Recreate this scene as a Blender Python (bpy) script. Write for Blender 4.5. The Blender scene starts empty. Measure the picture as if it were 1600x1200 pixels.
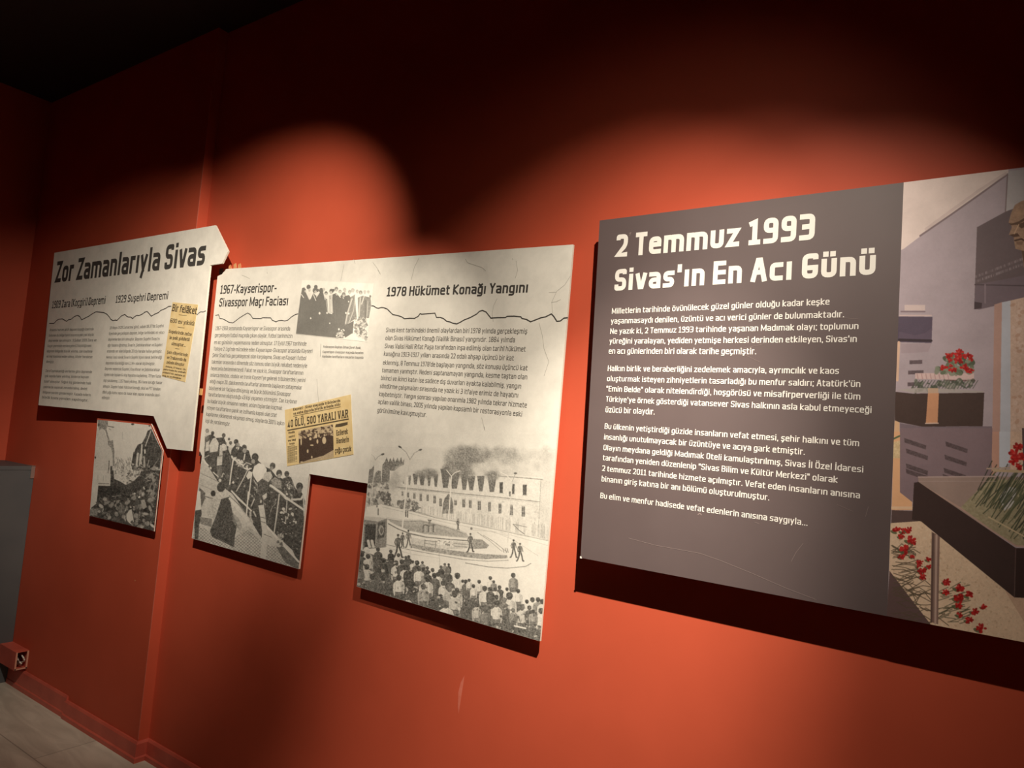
import bpy, math, random
import numpy as np
from mathutils import Vector, Matrix

# ------------------------------------------------------------------ camera
scene = bpy.context.scene
C = scene.collection
YAW, PITCH, ROLL = 0.603216513, 0.0745783130, 0.0780009819
F_PX = 1100.0
CAM = np.array([0.0, -1.7817726, 1.5])
fwd = np.array([-math.sin(YAW) * math.cos(PITCH), math.cos(YAW) * math.cos(PITCH), math.sin(PITCH)])
r0 = np.array([math.cos(YAW), math.sin(YAW), 0.0])
u0 = np.cross(r0, fwd)
cr = r0 * math.cos(ROLL) + u0 * math.sin(ROLL)
cu = -r0 * math.sin(ROLL) + u0 * math.cos(ROLL)
cam_data = bpy.data.cameras.new('camera')
cam_data.sensor_fit = 'HORIZONTAL'
cam_data.sensor_width = 36.0
cam_data.lens = 36.0 * F_PX / 1600.0
cam_data.clip_start = 0.02
cam = bpy.data.objects.new('camera', cam_data)
C.objects.link(cam)
m = Matrix.Identity(4)
for i in range(3):
    m[i][0], m[i][1], m[i][2], m[i][3] = cr[i], cu[i], -fwd[i], CAM[i]
cam.matrix_world = m
scene.camera = cam

# ------------------------------------------------------------------ exposure, world, lamps
scene.view_settings.view_transform = 'Standard'
scene.view_settings.look = 'None'
scene.view_settings.gamma = 1.0
scene.view_settings.use_curve_mapping = False
scene.view_settings.exposure = 0.0
world = bpy.data.worlds.new('world')
scene.world = world
world.use_nodes = True
world.node_tree.nodes['Background'].inputs[0].default_value = (0.9, 0.6, 0.5, 1)
world.node_tree.nodes['Background'].inputs[1].default_value = 0.0004

WARM = (1.0, 0.89, 0.74)
def spot(name, loc, target, energy, half_deg, blend, radius=0.012, col=WARM):
    d = bpy.data.lights.new(name, 'SPOT')
    d.energy = energy
    d.color = col
    d.spot_size = math.radians(2 * half_deg)
    d.spot_blend = blend
    d.shadow_soft_size = radius
    o = bpy.data.objects.new(name, d)
    C.objects.link(o)
    o.location = loc
    o.rotation_euler = (Vector(target) - Vector(loc)).to_track_quat('-Z', 'Y').to_euler()
    return o
LAMP_L = (-1.43, -1.2, 2.80)
LAMP_R = (-0.18, -1.07, 2.97)
spot('spot_lamp_beam', LAMP_L, (-2.57, 0, 1.79), 158, 29.6, 1.0)
spot('spot_lamp_core', LAMP_L, (-1.75, 0, 1.58), 85, 18.5, 0.9)
spot('spot_lamp_field', LAMP_L, (-3.833, 0, 1.719), 98, 19.8, 0.9)
spot('spot_lamp_spill', LAMP_L, (-3.25, -0.014, 1.12), 105, 23.0, 0.85)
spot('spot_lamp_beam', LAMP_R, (-0.96, 0, 0.92), 345, 18.5, 1.0)
spot('spot_lamp_field', LAMP_R, (-1.10, 0, 1.50), 112, 25.5, 1.0)
spot('spot_lamp_field', LAMP_R, (-0.72, 0, 1.53), 62, 25.5, 1.0)
spot('spot_lamp_edge', LAMP_R, (-0.38, 0, 1.46), 80, 24.5, 1.0)
spot('spot_lamp_spill', LAMP_R, (-1.3, 0, 0.9), 8, 46.0, 0.8)

# ------------------------------------------------------------------ helpers: projection
def ray(px):
    return fwd + (px[0] - 800) / F_PX * cr - (px[1] - 600) / F_PX * cu
def project(P):
    v = np.asarray(P, float) - CAM
    z = v @ fwd
    return np.stack([800 + F_PX * (v @ cr) / z, 600 - F_PX * (v @ cu) / z], -1)
class Plane:
    """upright plane y = a + b*x ; out() lifts a point towards the room"""
    def __init__(s, a, b=0.0):
        s.a, s.b = a, b
        n = np.array([b, -1.0, 0.0])
        s.n = n / np.linalg.norm(n)
        t = np.array([1.0, b, 0.0])
        s.t = t / np.linalg.norm(t)
    def at(s, px, lift=0.0):
        d = ray(px)
        # (CAM + k d): y = a + b x  (+ lift along n)
        a = s.a - lift * math.sqrt(1 + s.b * s.b)
        k = (a + s.b * CAM[0] - CAM[1]) / (d[1] - s.b * d[0])
        return CAM + k * d

# ------------------------------------------------------------------ helpers: objects and materials
def mesh_obj(name, verts, faces, mat, parent=None, smooth=False):
    me = bpy.data.meshes.new(name)
    me.from_pydata([tuple(map(float, v)) for v in verts], [], faces)
    me.update()
    o = bpy.data.objects.new(name, me)
    C.objects.link(o)
    if mat is not None:
        me.materials.append(mat)
    if parent is not None:
        o.parent = parent
    if smooth:
        for p in me.polygons:
            p.use_smooth = True
    return o
def thing(name, label, cat, loc=(0, 0, 0), group=None):
    o = bpy.data.objects.new(name, None)
    C.objects.link(o)
    o['label'] = label
    o['category'] = cat
    if group:
        o['group'] = group
    return o
def tag(o, label, cat, group=None):
    o['label'] = label
    o['category'] = cat
    if group:
        o['group'] = group
    return o
def structure(o):
    o['kind'] = 'structure'
    return o
def box_vf(x0, x1, y0, y1, z0, z1):
    v = [(x, y, z) for x in (x0, x1) for y in (y0, y1) for z in (z0, z1)]
    f = [(0, 1, 3, 2), (4, 6, 7, 5), (0, 4, 5, 1), (2, 3, 7, 6), (0, 2, 6, 4), (1, 5, 7, 3)]
    return v, f
def box(name, x0, x1, y0, y1, z0, z1, mat, parent=None, bevel=0.0):
    v, f = box_vf(x0, x1, y0, y1, z0, z1)
    o = mesh_obj(name, v, f, mat, parent)
    if bevel:
        b = o.modifiers.new('bevel', 'BEVEL')
        b.width = bevel
        b.segments = 2
    return o

def new_mat(name, col, rough=0.6, spec=0.4):
    mt = bpy.data.materials.new(name)
    mt.use_nodes = True
    b = mt.node_tree.nodes['Principled BSDF']
    b.inputs['Base Color'].default_value = (*col, 1)
    b.inputs['Roughness'].default_value = rough
    b.inputs['Specular IOR Level'].default_value = spec
    return mt
def N(mt, kind, **kw):
    n = mt.node_tree.nodes.new(kind)
    for k, v in kw.items():
        setattr(n, k, v)
    return n
def L(mt, a, b):
    mt.node_tree.links.new(a, b)
def noise_mix(mt, scale, col_a, col_b, lo=0.35, hi=0.65, detail=6, bump=0.0, stretch=(1, 1, 1)):
    """base colour varies between two colours by world-space noise"""
    b = mt.node_tree.nodes['Principled BSDF']
    g = N(mt, 'ShaderNodeNewGeometry')
    mp = N(mt, 'ShaderNodeMapping')
    mp.inputs['Scale'].default_value = stretch
    L(mt, g.outputs['Position'], mp.inputs['Vector'])
    n = N(mt, 'ShaderNodeTexNoise')
    n.inputs['Scale'].default_value = scale
    n.inputs['Detail'].default_value = detail
    L(mt, mp.outputs[0], n.inputs['Vector'])
    r = N(mt, 'ShaderNodeValToRGB')
    r.color_ramp.elements[0].position = lo
    r.color_ramp.elements[1].position = hi
    r.color_ramp.elements[0].color = (*col_a, 1)
    r.color_ramp.elements[1].color = (*col_b, 1)
    L(mt, n.outputs['Fac'], r.inputs['Fac'])
    L(mt, r.outputs['Color'], b.inputs['Base Color'])
    if bump:
        bp = N(mt, 'ShaderNodeBump')
        bp.inputs['Strength'].default_value = bump
        bp.inputs['Distance'].default_value = 0.002
        L(mt, n.outputs['Fac'], bp.inputs['Height'])
        L(mt, bp.outputs['Normal'], b.inputs['Normal'])
    return mt

RED_A, RED_B = (0.515, 0.083, 0.038), (0.565, 0.092, 0.043)
M_WALL = noise_mix(new_mat('red_wall_paint', RED_A, 0.62, 0.3), 3.0, RED_A, RED_B, bump=0.05)
M_SKIRT = noise_mix(new_mat('red_skirting_paint', RED_A, 0.4, 0.45), 12.0, (0.50, 0.090, 0.058), (0.60, 0.118, 0.075))
M_PALE = new_mat('pale_worn_edge', (0.62, 0.30, 0.20), 0.6)
M_CEIL = new_mat('dark_ceiling_paint', (0.03, 0.02, 0.02), 0.8)
M_GREY = noise_mix(new_mat('dark_grey_laminate', (0.1, 0.1, 0.1), 0.55), 5, (0.085, 0.088, 0.09), (0.1, 0.1, 0.1))
M_BLACK = new_mat('painted_void_shade', (0.01, 0.01, 0.01), 0.9)
M_METAL = new_mat('bare_metal', (0.5, 0.45, 0.4), 0.35)
M_METAL.node_tree.nodes['Principled BSDF'].inputs['Metallic'].default_value = 0.8
M_WIRE = new_mat('white_cable', (0.7, 0.65, 0.55), 0.5)
M_EDGE = new_mat('foam_board_edge', (0.72, 0.68, 0.58), 0.7)
M_DARKEDGE = new_mat('dark_board_edge', (0.05, 0.035, 0.035), 0.6)
M_TAB = new_mat('orange_mounting_tape', (0.75, 0.42, 0.16), 0.5)

PAPER = (0.84, 0.81, 0.73)
def paper_tex(mt, col_out):
    """multiply a colour by faint plaster mottling and hairline cracks of the printed background"""
    b = mt.node_tree.nodes['Principled BSDF']
    g = N(mt, 'ShaderNodeNewGeometry')
    n = N(mt, 'ShaderNodeTexNoise')
    n.inputs['Scale'].default_value = 14.0
    n.inputs['Detail'].default_value = 8
    n.inputs['Roughness'].default_value = 0.7
    L(mt, g.outputs['Position'], n.inputs['Vector'])
    r = N(mt, 'ShaderNodeValToRGB')
    r.color_ramp.elements[0].position = 0.3
    r.color_ramp.elements[1].position = 0.62
    r.color_ramp.elements[0].color = (0.86, 0.86, 0.86, 1)
    r.color_ramp.elements[1].color = (1, 1, 1, 1)
    L(mt, n.outputs['Fac'], r.inputs['Fac'])
    mx = N(mt, 'ShaderNodeMix', data_type='RGBA', blend_type='MULTIPLY')
    mx.inputs['Factor'].default_value = 1.0
    L(mt, col_out, mx.inputs[6])
    L(mt, r.outputs['Color'], mx.inputs[7])
    L(mt, mx.outputs[2], b.inputs['Base Color'])
M_PAPER = new_mat('plaster_look_print', PAPER, 0.6, 0.3)
_rgb = N(M_PAPER, 'ShaderNodeRGB')
_rgb.outputs[0].default_value = (*PAPER, 1)
paper_tex(M_PAPER, _rgb.outputs[0])
M_PRINT = new_mat('photo_print', PAPER, 0.6, 0.3)
_at = N(M_PRINT, 'ShaderNodeAttribute', attribute_name='ink')
paper_tex(M_PRINT, _at.outputs['Color'])
M_INK = new_mat('dark_grey_ink', (0.062, 0.057, 0.052), 0.6, 0.3)
M_INKSOFT = new_mat('mid_grey_ink', (0.16, 0.15, 0.135), 0.6, 0.3)
M_CRACK = new_mat('pale_grey_ink', (0.46, 0.44, 0.39), 0.6, 0.3)
M_CHAR = noise_mix(new_mat('charcoal_print', (0.1, 0.08, 0.08), 0.5, 0.45), 9, (0.112, 0.083, 0.083), (0.118, 0.088, 0.088))
M_WHITE = new_mat('white_print', (0.78, 0.75, 0.70), 0.6, 0.3)
M_NEWS = noise_mix(new_mat('yellowed_newsprint', (0.75, 0.55, 0.25), 0.7, 0.2), 25, (0.70, 0.52, 0.25), (0.76, 0.60, 0.32))
M_NEWSINK = new_mat('newspaper_ink', (0.10, 0.075, 0.045), 0.7, 0.2)

# ------------------------------------------------------------------ lettering: a condensed square-shouldered stroke alphabet
# tokens: x letter l c r (left, centre, right) or p q (quarter points) + y letter
# b baseline, x x-height, t cap height, d descender, m x-middle, M cap middle ; 'o' after = rounded corner ; z = close
GL = {
 'a': (.50, 'lx rxo rb|rn lno lbo rb'), 'b': (.50, 'lt lb|lx rxo rbo lb'), 'c': (.46, 'rx lxo lbo rb'),
 'd': (.50, 'rt rb|rx lxo lbo rb'), 'e': (.50, 'le re rxo lxo lbo rb'), 'f': (.34, 'pb pto rt|lx rx'),
 'g': (.50, 'rx lxo lbo rb|rx rdo ld'), 'h': (.50, 'lt lb|lx rxo rb'), 'ı': (.17, 'cx cb'), 'i': (.17, 'cx cb|."'),
 'j': (.24, 'rx rdo ld|."'), 'k': (.48, 'lt lb|rx lm rb'), 'l': (.17, 'ct cb'), 'm': (.80, 'lb lx|lx cxo cb|cx rxo rb'),
 'n': (.50, 'lb lx|lx rxo rb'), 'o': (.50, 'lbo rbo rxo lxo z'), 'p': (.50, 'lx ld|lx rxo rbo lb'), 'q': (.50, 'rx rd|rx lxo lbo rb'),
 'r': (.34, 'lb lx|lx rx'), 's': (.46, 'rx lxo lmo rmo rbo lb'), 't': (.36, 'pT pbo rb|lx rx'), 'u': (.50, 'lx lbo rbo rx'),
 'v': (.48, 'lx ub vb rx'), 'w': (.74, 'lx pb cx qb rx'), 'x': (.48, 'lx rb|rx lb'), 'y': (.48, 'lx cb|rx pd'), 'z': (.46, 'lx rx lb rb'),
 'A': (.58, 'lb ut vt rb|kn Kn'), 'B': (.54, 'lb lt rto rMo lM|lM rMo rbo lb'), 'C': (.52, 'rT rto lto lbo rbo rB'), 'D': (.54, 'lb lt rto rbo lbz'),
 'E': (.48, 'rt lt lb rb|lM rM'), 'F': (.46, 'rt lt lb|lM rM'), 'G': (.54, 'rT rto lto lbo rbo rg cg'), 'H': (.55, 'lt lb|rt rb|lM rM'),
 'I': (.19, 'ct cb'), 'J': (.42, 'rt rbo lbo lB'), 'K': (.54, 'lt lb|rt lM rb'), 'L': (.46, 'lt lb rb'), 'M': (.74, 'lb lt|!lt cB rt|rt rb'),
 'N': (.58, 'lb lt|!lt rb|rb rt'), 'O': (.54, 'lbo rbo rto lto z'), 'P': (.52, 'lb lt rto rMo lM'), 'Q': (.54, 'lbo rbo rto lto z|cB rb'),
 'R': (.54, 'lb lt rto rMo lM|cM rb'), 'S': (.52, 'rT rto lto lMo rMo rbo lbo lB'), 'T': (.48, 'lt rt|ct cb'), 'U': (.54, 'lt lbo rbo rt'),
 'V': (.56, 'lt ub vb rt'), 'W': (.80, 'lt pb ct qb rt'), 'X': (.54, 'lt rb|rt lb'), 'Y': (.52, 'lt cM rt|cM cb'), 'Z': (.50, 'lt rt lb rb'),
 '0': (.52, 'lbo rbo rto lto z'), '1': (.40, 'lT ct cb|lb rb'), '2': (.50, 'lT lto rto rMo lb rb'), '3': (.50, 'lt rto rMo pM|rMo rbo lb'),
 '4': (.54, 'qb qt lB rB'), '5': (.50, 'rt lt lM rMo rbo lbo'), '6': (.50, 'rt lto lbo rbo rMo lM'), '7': (.48, 'lt rt pb'),
 '8': (.52, 'lMo lto rto rMo z|lMo lbo rbo rMo z'), '9': (.50, 'lb rbo rto lto lMo rM'),
 '.': (.16, 'cb c,'), ',': (.16, 'cb c;'), ';': (.16, 'cb c;|cx c~'), ':': (.16, 'cb c,|cx c~'), '-': (.30, 'lm rm'),
 '’': (.16, 'ct c`'), "'": (.16, 'ct c`'), '"': (.30, 'lt l`|rt r`'), '“': (.30, 'lt l`|rt r`'), '”': (.30, 'lt l`|rt r`'),
 '[': (.24, 'rt lt lb rb'), ']': (.24, 'lt rt rb lb'), '(': (.24, 'rt lT lB rb'), ')': (.24, 'lt rT rB lb'),
}
BASE = {'ü': 'u', 'ö': 'o', 'ç': 'c', 'ş': 's', 'ğ': 'g', 'Ü': 'U', 'Ö': 'O', 'Ç': 'C', 'Ş': 'S', 'İ': 'I', 'â': 'a', 'î': 'ı', 'û': 'u', 'á': 'a', '…': '.'}
XH = 0.745
def glyph(ch, w, serif=False):
    """outline strokes of one glyph at cap height 1: list of (points, closed), advance width"""
    base = BASE.get(ch, ch)
    if base not in GL:
        base = 'o'
    W, spec = GL[base]
    W = W + max(0, (w - .13)) * (.9 if base not in 'mwMW' else 1.6)
    hw = w / 2
    xs = {'l': hw, 'r': W - hw, 'c': W / 2, 'p': hw + (W - w) * .26, 'q': hw + (W - w) * .74,
          'u': W / 2 - .045, 'v': W / 2 + .045, 'k': hw + (W - w) * .16, 'K': hw + (W - w) * .84}
    ys = {'b': hw, 'x': XH - hw, 't': 1 - hw, 'd': -.24 + hw, 'm': XH * .5, 'n': XH * .5 + .02, 'M': .51, 'T': .85, 'B': .19, 'e': XH * .5 + .03, 'g': .43,
          ',': hw + .01, ';': -.06, '~': XH - hw - .01, '`': .74}
    if base in 'ao' and False:
        pass
    out = []
    R = min(.20, (W - w) * .42)
    for st in spec.split('|'):
        if st == '."':
            out.append(([(W / 2, XH + .13 + hw * .55), (W / 2, XH + .13 + hw * .56)], False))
            continue
        closed = False
        nocap = st.startswith('!')
        st = st.lstrip('!')
        pts, rnd = [], []
        for tk in st.replace('z', ' z').split():
            if tk == 'z':
                closed = True
                continue
            pts.append((xs[tk[0]], ys[tk[1]]))
            rnd.append(len(tk) > 2)
        n = len(pts)
        res = []
        for i, p in enumerate(pts):
            if not rnd[i] or (not closed and i in (0, n - 1)):
                res.append(p)
                continue
            a, b = pts[i - 1], pts[(i + 1) % n]
            va = (a[0] - p[0], a[1] - p[1]); vb = (b[0] - p[0], b[1] - p[1])
            la, lb = math.hypot(*va), math.hypot(*vb)
            ra = min(R, la * .5, lb * .5)
            pa = (p[0] + va[0] / la * ra, p[1] + va[1] / la * ra)
            pb = (p[0] + vb[0] / lb * ra, p[1] + vb[1] / lb * ra)
            for k in range(5):
                t = k / 4
                res.append(((1 - t) ** 2 * pa[0] + 2 * t * (1 - t) * p[0] + t * t * pb[0],
                            (1 - t) ** 2 * pa[1] + 2 * t * (1 - t) * p[1] + t * t * pb[1]))
        # drop doubled points
        cl = [res[0]]
        for p in res[1:]:
            if math.hypot(p[0] - cl[-1][0], p[1] - cl[-1][1]) > 1e-5:
                cl.append(p)
        out.append((cl, closed, w, not nocap))
    top = XH if base.islower() or base == 'ı' else 1.0
    if ch in 'üöÜÖ':
        y = top + .13 + hw * .4
        for x in (W * .27, W * .73):
            out.append(([(x, y), (x, y + .01)], False))
    if ch == 'İ':
        out.append(([(W / 2, 1.13), (W / 2, 1.14)], False))
    if ch in 'çşÇŞ':
        out.append(([(W / 2, 0), (W / 2 + .03, -.12), (W / 2 - .07, -.16)], False))
    if ch == 'ğ':
        out.append(([(W * .25, top + .17), (W * .38, top + .10), (W * .62, top + .10), (W * .75, top + .17)], False))
    if ch in 'âîûá':
        out.append(([(W * .2, top + .10), (W * .5, top + .2), (W * .8, top + .10)], False))
    if serif and (base.isalpha() or base in '147'):
        for xk in ('l', 'r', 'c'):
            has_b = any((xk + 'b') in s.split() for s in spec.split('|'))
            has_t = any((xk + 't') in s.split() for s in spec.split('|'))
            if has_b:
                out.append(([(xs[xk] - w * .8, w * .22), (xs[xk] + w * .8, w * .22)], False, w * .45))
            if has_t:
                out.append(([(xs[xk] - w * .8, 1 - w * .22), (xs[xk] + w * .8, 1 - w * .22)], False, w * .45))
    return out, W
def ribbon(pts, closed, w, cap=True):
    """2-D outline quads of a stroke with mitred joins"""
    P = np.array(pts, float)
    n = len(P)
    if not closed and cap:
        d = P[0] - P[1]; P[0] = P[0] + d / (np.linalg.norm(d) + 1e-9) * w / 2
        d = P[-1] - P[-2]; P[-1] = P[-1] + d / (np.linalg.norm(d) + 1e-9) * w / 2
    V, Fc = [], []
    for i in range(n):
        if closed:
            a, b = P[i] - P[i - 1], P[(i + 1) % n] - P[i]
        else:
            a = P[i] - P[i - 1] if i else P[1] - P[0]
            b = P[i + 1] - P[i] if i < n - 1 else P[-1] - P[-2]
        a = a / (np.linalg.norm(a) + 1e-9); b = b / (np.linalg.norm(b) + 1e-9)
        na, nb = np.array([-a[1], a[0]]), np.array([-b[1], b[0]])
        mt = na + nb
        l = np.linalg.norm(mt)
        mt = mt / l if l > 1e-6 else na
        k = min(1.9, 1 / max(.3, mt @ na))
        V += [P[i] + mt * w / 2 * k, P[i] - mt * w / 2 * k]
    rng = range(n) if closed else range(n - 1)
    for i in rng:
        j = (i + 1) % n
        Fc.append((2 * i, 2 * i + 1, 2 * j + 1, 2 * j))
    return V, Fc
class Ink:
    """collects flat printed marks on one plane"""
    def __init__(s, plane, lift):
        s.pl, s.lift, s.V, s.F = plane, lift, [], []
    def add(s, V3, F):
        o = len(s.V)
        s.V += list(V3)
        s.F += [tuple(i + o for i in f) for f in F]
    def line(s, text, p0, p1, cap_px, w=.14, space=.10, serif=False, word=.26):
        """text whose baseline runs from pixel p0 to p1 on the plane, with cap height cap_px at its middle"""
        A, B = s.pl.at(p0, s.lift), s.pl.at(p1, s.lift)
        mid = ((p0[0] + p1[0]) / 2, (p0[1] + p1[1]) / 2)
        H = np.linalg.norm(s.pl.at((mid[0], mid[1] - cap_px), s.lift) - s.pl.at(mid, s.lift))
        ux = (B - A)
        Lm = np.linalg.norm(ux)
        ux = ux / Lm
        up = np.cross(ux, -s.pl.n)
        up = up / np.linalg.norm(up)
        if up[2] < 0:
            up = -up
        x = 0.0
        parts = []
        for ch in text:
            if ch == ' ':
                x += word
                continue
            st, W = glyph(ch, w, serif)
            parts.append((x, st))
            x += W + space
        x -= space
        sx = Lm / x
        for x0, st in parts:
            lift = 0.0
            for q in st:
                V, F = ribbon(q[0], q[1], q[2] if len(q) > 2 else w, q[3] if len(q) > 3 else len(q) < 3)
                # the strokes of a letter climb by hairs so that crossings never share a plane
                s.add([A + ux * ((v[0] + x0) * sx) + up * (v[1] * H) + s.pl.n * (lift + 8e-6 * (i // 2)) for i, v in enumerate(V)], F)
                lift += 8e-6 * (len(V) // 2 + 1)
    def stroke(s, pts, w_px, taper=False, closed=False):
        w3 = np.linalg.norm(s.pl.at(pts[0], s.lift) - s.pl.at((pts[0][0], pts[0][1] + w_px), s.lift))
        ux, up = s.pl.t, np.array([0, 0, 1.0])
        o = s.pl.at(pts[0], s.lift)
        P2 = []
        for p in pts:
            d = s.pl.at(p, s.lift) - o
            P2.append((d @ ux, d @ up))
        V, F = ribbon(P2, closed, w3, False)
        s.add([o + ux * v[0] + up * v[1] for v in V], F)
    def poly(s, pts):
        s.add([s.pl.at(p, s.lift) for p in pts], [tuple(range(len(pts)))])
    def build(s, name, mat, parent, label=None):
        o = mesh_obj(name, s.V, s.F, mat, parent)
        if label:
            o['label'] = label
        return o
def zc(ox, oy, sc):
    """coordinates read in an enlarged detail -> photograph pixels"""
    return lambda x, y: (ox + x / sc, oy + y / sc)
def board(name, plane, outline, thick, mat, edge, parent, lift=0.0, back=None):
    """solid sheet with the given outline (pixels) on a plane, thickness away from the room"""
    Fv = [plane.at(p, lift) for p in outline]
    n = len(Fv)
    Bv = [v - plane.n * thick for v in Fv]
    faces = [tuple(range(n)), tuple(range(2 * n - 1, n - 1, -1))]
    faces += [(i, i + n, (i + 1) % n + n, (i + 1) % n) for i in range(n)]
    o = mesh_obj(name, Fv + Bv, faces, mat, parent)
    o.data.materials.append(edge)
    for i, p in enumerate(o.data.polygons):
        p.material_index = 0 if i == 0 else 1
    if back is not None:
        o.data.materials.append(back)
        o.data.polygons[1].material_index = 2
    return o

# ------------------------------------------------------------------ pictures printed on the boards, drawn on small canvases
rs = np.random.RandomState(7)
def vnoise(h, w, cell):
    gh, gw = int(h / cell) + 3, int(w / cell) + 3
    g = rs.rand(gh, gw)
    y = np.arange(h) / cell; x = np.arange(w) / cell
    yi, xi = y.astype(int), x.astype(int)
    fy, fx = (y - yi)[:, None], (x - xi)[None, :]
    fy = fy * fy * (3 - 2 * fy); fx = fx * fx * (3 - 2 * fx)
    a = g[yi][:, xi]; b = g[yi][:, xi + 1]; c = g[yi + 1][:, xi]; d = g[yi + 1][:, xi + 1]
    return (a * (1 - fx) + b * fx) * (1 - fy) + (c * (1 - fx) + d * fx) * fy
class Canvas:
    """a print's ink, addressed in photograph pixels (or in an enlarged detail set by view())"""
    def __init__(s, x0, y0, x1, y1, res, bg):
        s.x0, s.y0, s.res = x0, y0, res
        s.h, s.w = int((y1 - y0) * res), int((x1 - x0) * res)
        s.a = np.ones((s.h, s.w, 3)) * np.array(bg)
        s.view(0, 0, 1)
        s.nz = vnoise(s.h, s.w, 5) * .5 + vnoise(s.h, s.w, 2.2) * .5
    def view(s, ox, oy, sc):
        s.ox, s.oy, s.sc = ox, oy, sc
        s.k = s.res / sc
    def P(s, p):
        p = np.asarray(p, float)
        return (p / s.sc + np.array([s.ox - s.x0, s.oy - s.y0])) * s.res
    def bbox(s, lo, hi, m=2):
        a = np.maximum(np.floor(lo - m).astype(int), 0)
        b = np.minimum(np.ceil(hi + m).astype(int), [s.w, s.h])
        if (b <= a).any():
            return None
        yy, xx = np.mgrid[a[1]:b[1], a[0]:b[0]]
        return a, b, xx + .5, yy + .5
    def put(s, a, b, cov, col, al, tex):
        col = np.array(col if np.ndim(col) else (col,) * 3, float)
        sub = s.a[a[1]:b[1], a[0]:b[0]]
        c = np.broadcast_to(col, sub.shape)
        if tex:
            c = np.clip(c + (s.nz[a[1]:b[1], a[0]:b[0], None] - .5) * tex, 0.02, 1.1)
        m = (cov * al)[..., None]
        sub[:] = sub * (1 - m) + c * m
    def poly(s, pts, col, al=1.0, tex=0.0):
        Q = s.P(pts)
        bb = s.bbox(Q.min(0), Q.max(0))
        if bb is None:
            return
        a, b, xx, yy = bb
        cov = np.zeros(xx.shape)
        n = len(Q)
        for dx, dy in ((-.25, -.25), (.25, -.25), (-.25, .25), (.25, .25)):
            ins = np.zeros(xx.shape, bool)
            X, Y = xx + dx, yy + dy
            for i in range(n):
                (ax, ay), (bx, by) = Q[i], Q[(i + 1) % n]
                if ay == by:
                    continue
                ins ^= ((ay > Y) != (by > Y)) & (X < (bx - ax) * (Y - ay) / (by - ay) + ax)
            cov += ins * .25
        s.put(a, b, cov, col, al, tex)
    def line(s, pts, wd, col, al=1.0, tex=0.0):
        Q = s.P(pts)
        r = max(wd * s.k / 2, .45)
        bb = s.bbox(Q.min(0) - r, Q.max(0) + r)
        if bb is None:
            return
        a, b, xx, yy = bb
        dm = np.full(xx.shape, 1e9)
        for i in range(len(Q) - 1):
            p, d = Q[i], Q[i + 1] - Q[i]
            t = np.clip(((xx - p[0]) * d[0] + (yy - p[1]) * d[1]) / (d @ d + 1e-9), 0, 1)
            dm = np.minimum(dm, np.hypot(xx - p[0] - t * d[0], yy - p[1] - t * d[1]))
        s.put(a, b, np.clip(r + .5 - dm, 0, 1), col, al, tex)
    def ell(s, x, y, rx, ry, col, al=1.0, tex=0.0, rot=0.0, soft=0.0):
        c = s.P((x, y))
        rx, ry = rx * s.k, ry * s.k
        R = max(rx, ry)
        bb = s.bbox(c - R, c + R)
        if bb is None:
            return
        a, b, xx, yy = bb
        ca, sa = math.cos(rot), math.sin(rot)
        X, Y = (xx - c[0]) * ca + (yy - c[1]) * sa, -(xx - c[0]) * sa + (yy - c[1]) * ca
        d = np.sqrt((X / rx) ** 2 + (Y / ry) ** 2)
        if soft:
            cov = np.clip((1 - d) / soft, 0, 1)
        else:
            cov = np.clip((1 - d) * min(rx, ry) + .5, 0, 1)
        s.put(a, b, cov, col, al, tex)
    def specks(s, region, n, size, cols, al=.8, elong=2.0):
        """small random flecks inside a polygon"""
        R = np.array(region, float)
        lo, hi = R.min(0), R.max(0)
        for _ in range(n):
            for _t in range(8):
                p = lo + rs.rand(2) * (hi - lo)
                ins = False
                for i in range(len(R)):
                    (ax, ay), (bx, by) = R[i], R[(i + 1) % len(R)]
                    if (ay > p[1]) != (by > p[1]) and p[0] < (bx - ax) * (p[1] - ay) / (by - ay) + ax:
                        ins = not ins
                if ins:
                    break
            else:
                continue
            z = size * (.5 + rs.rand())
            s.ell(p[0], p[1], z, z / (1 + rs.rand() * (elong - 1)), cols[rs.randint(len(cols))], al, 0, rs.rand() * 3.14)
    def grade(s):
        """tone -> ink reflectance"""
        return np.clip(s.a, .02, 1.1)

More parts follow.
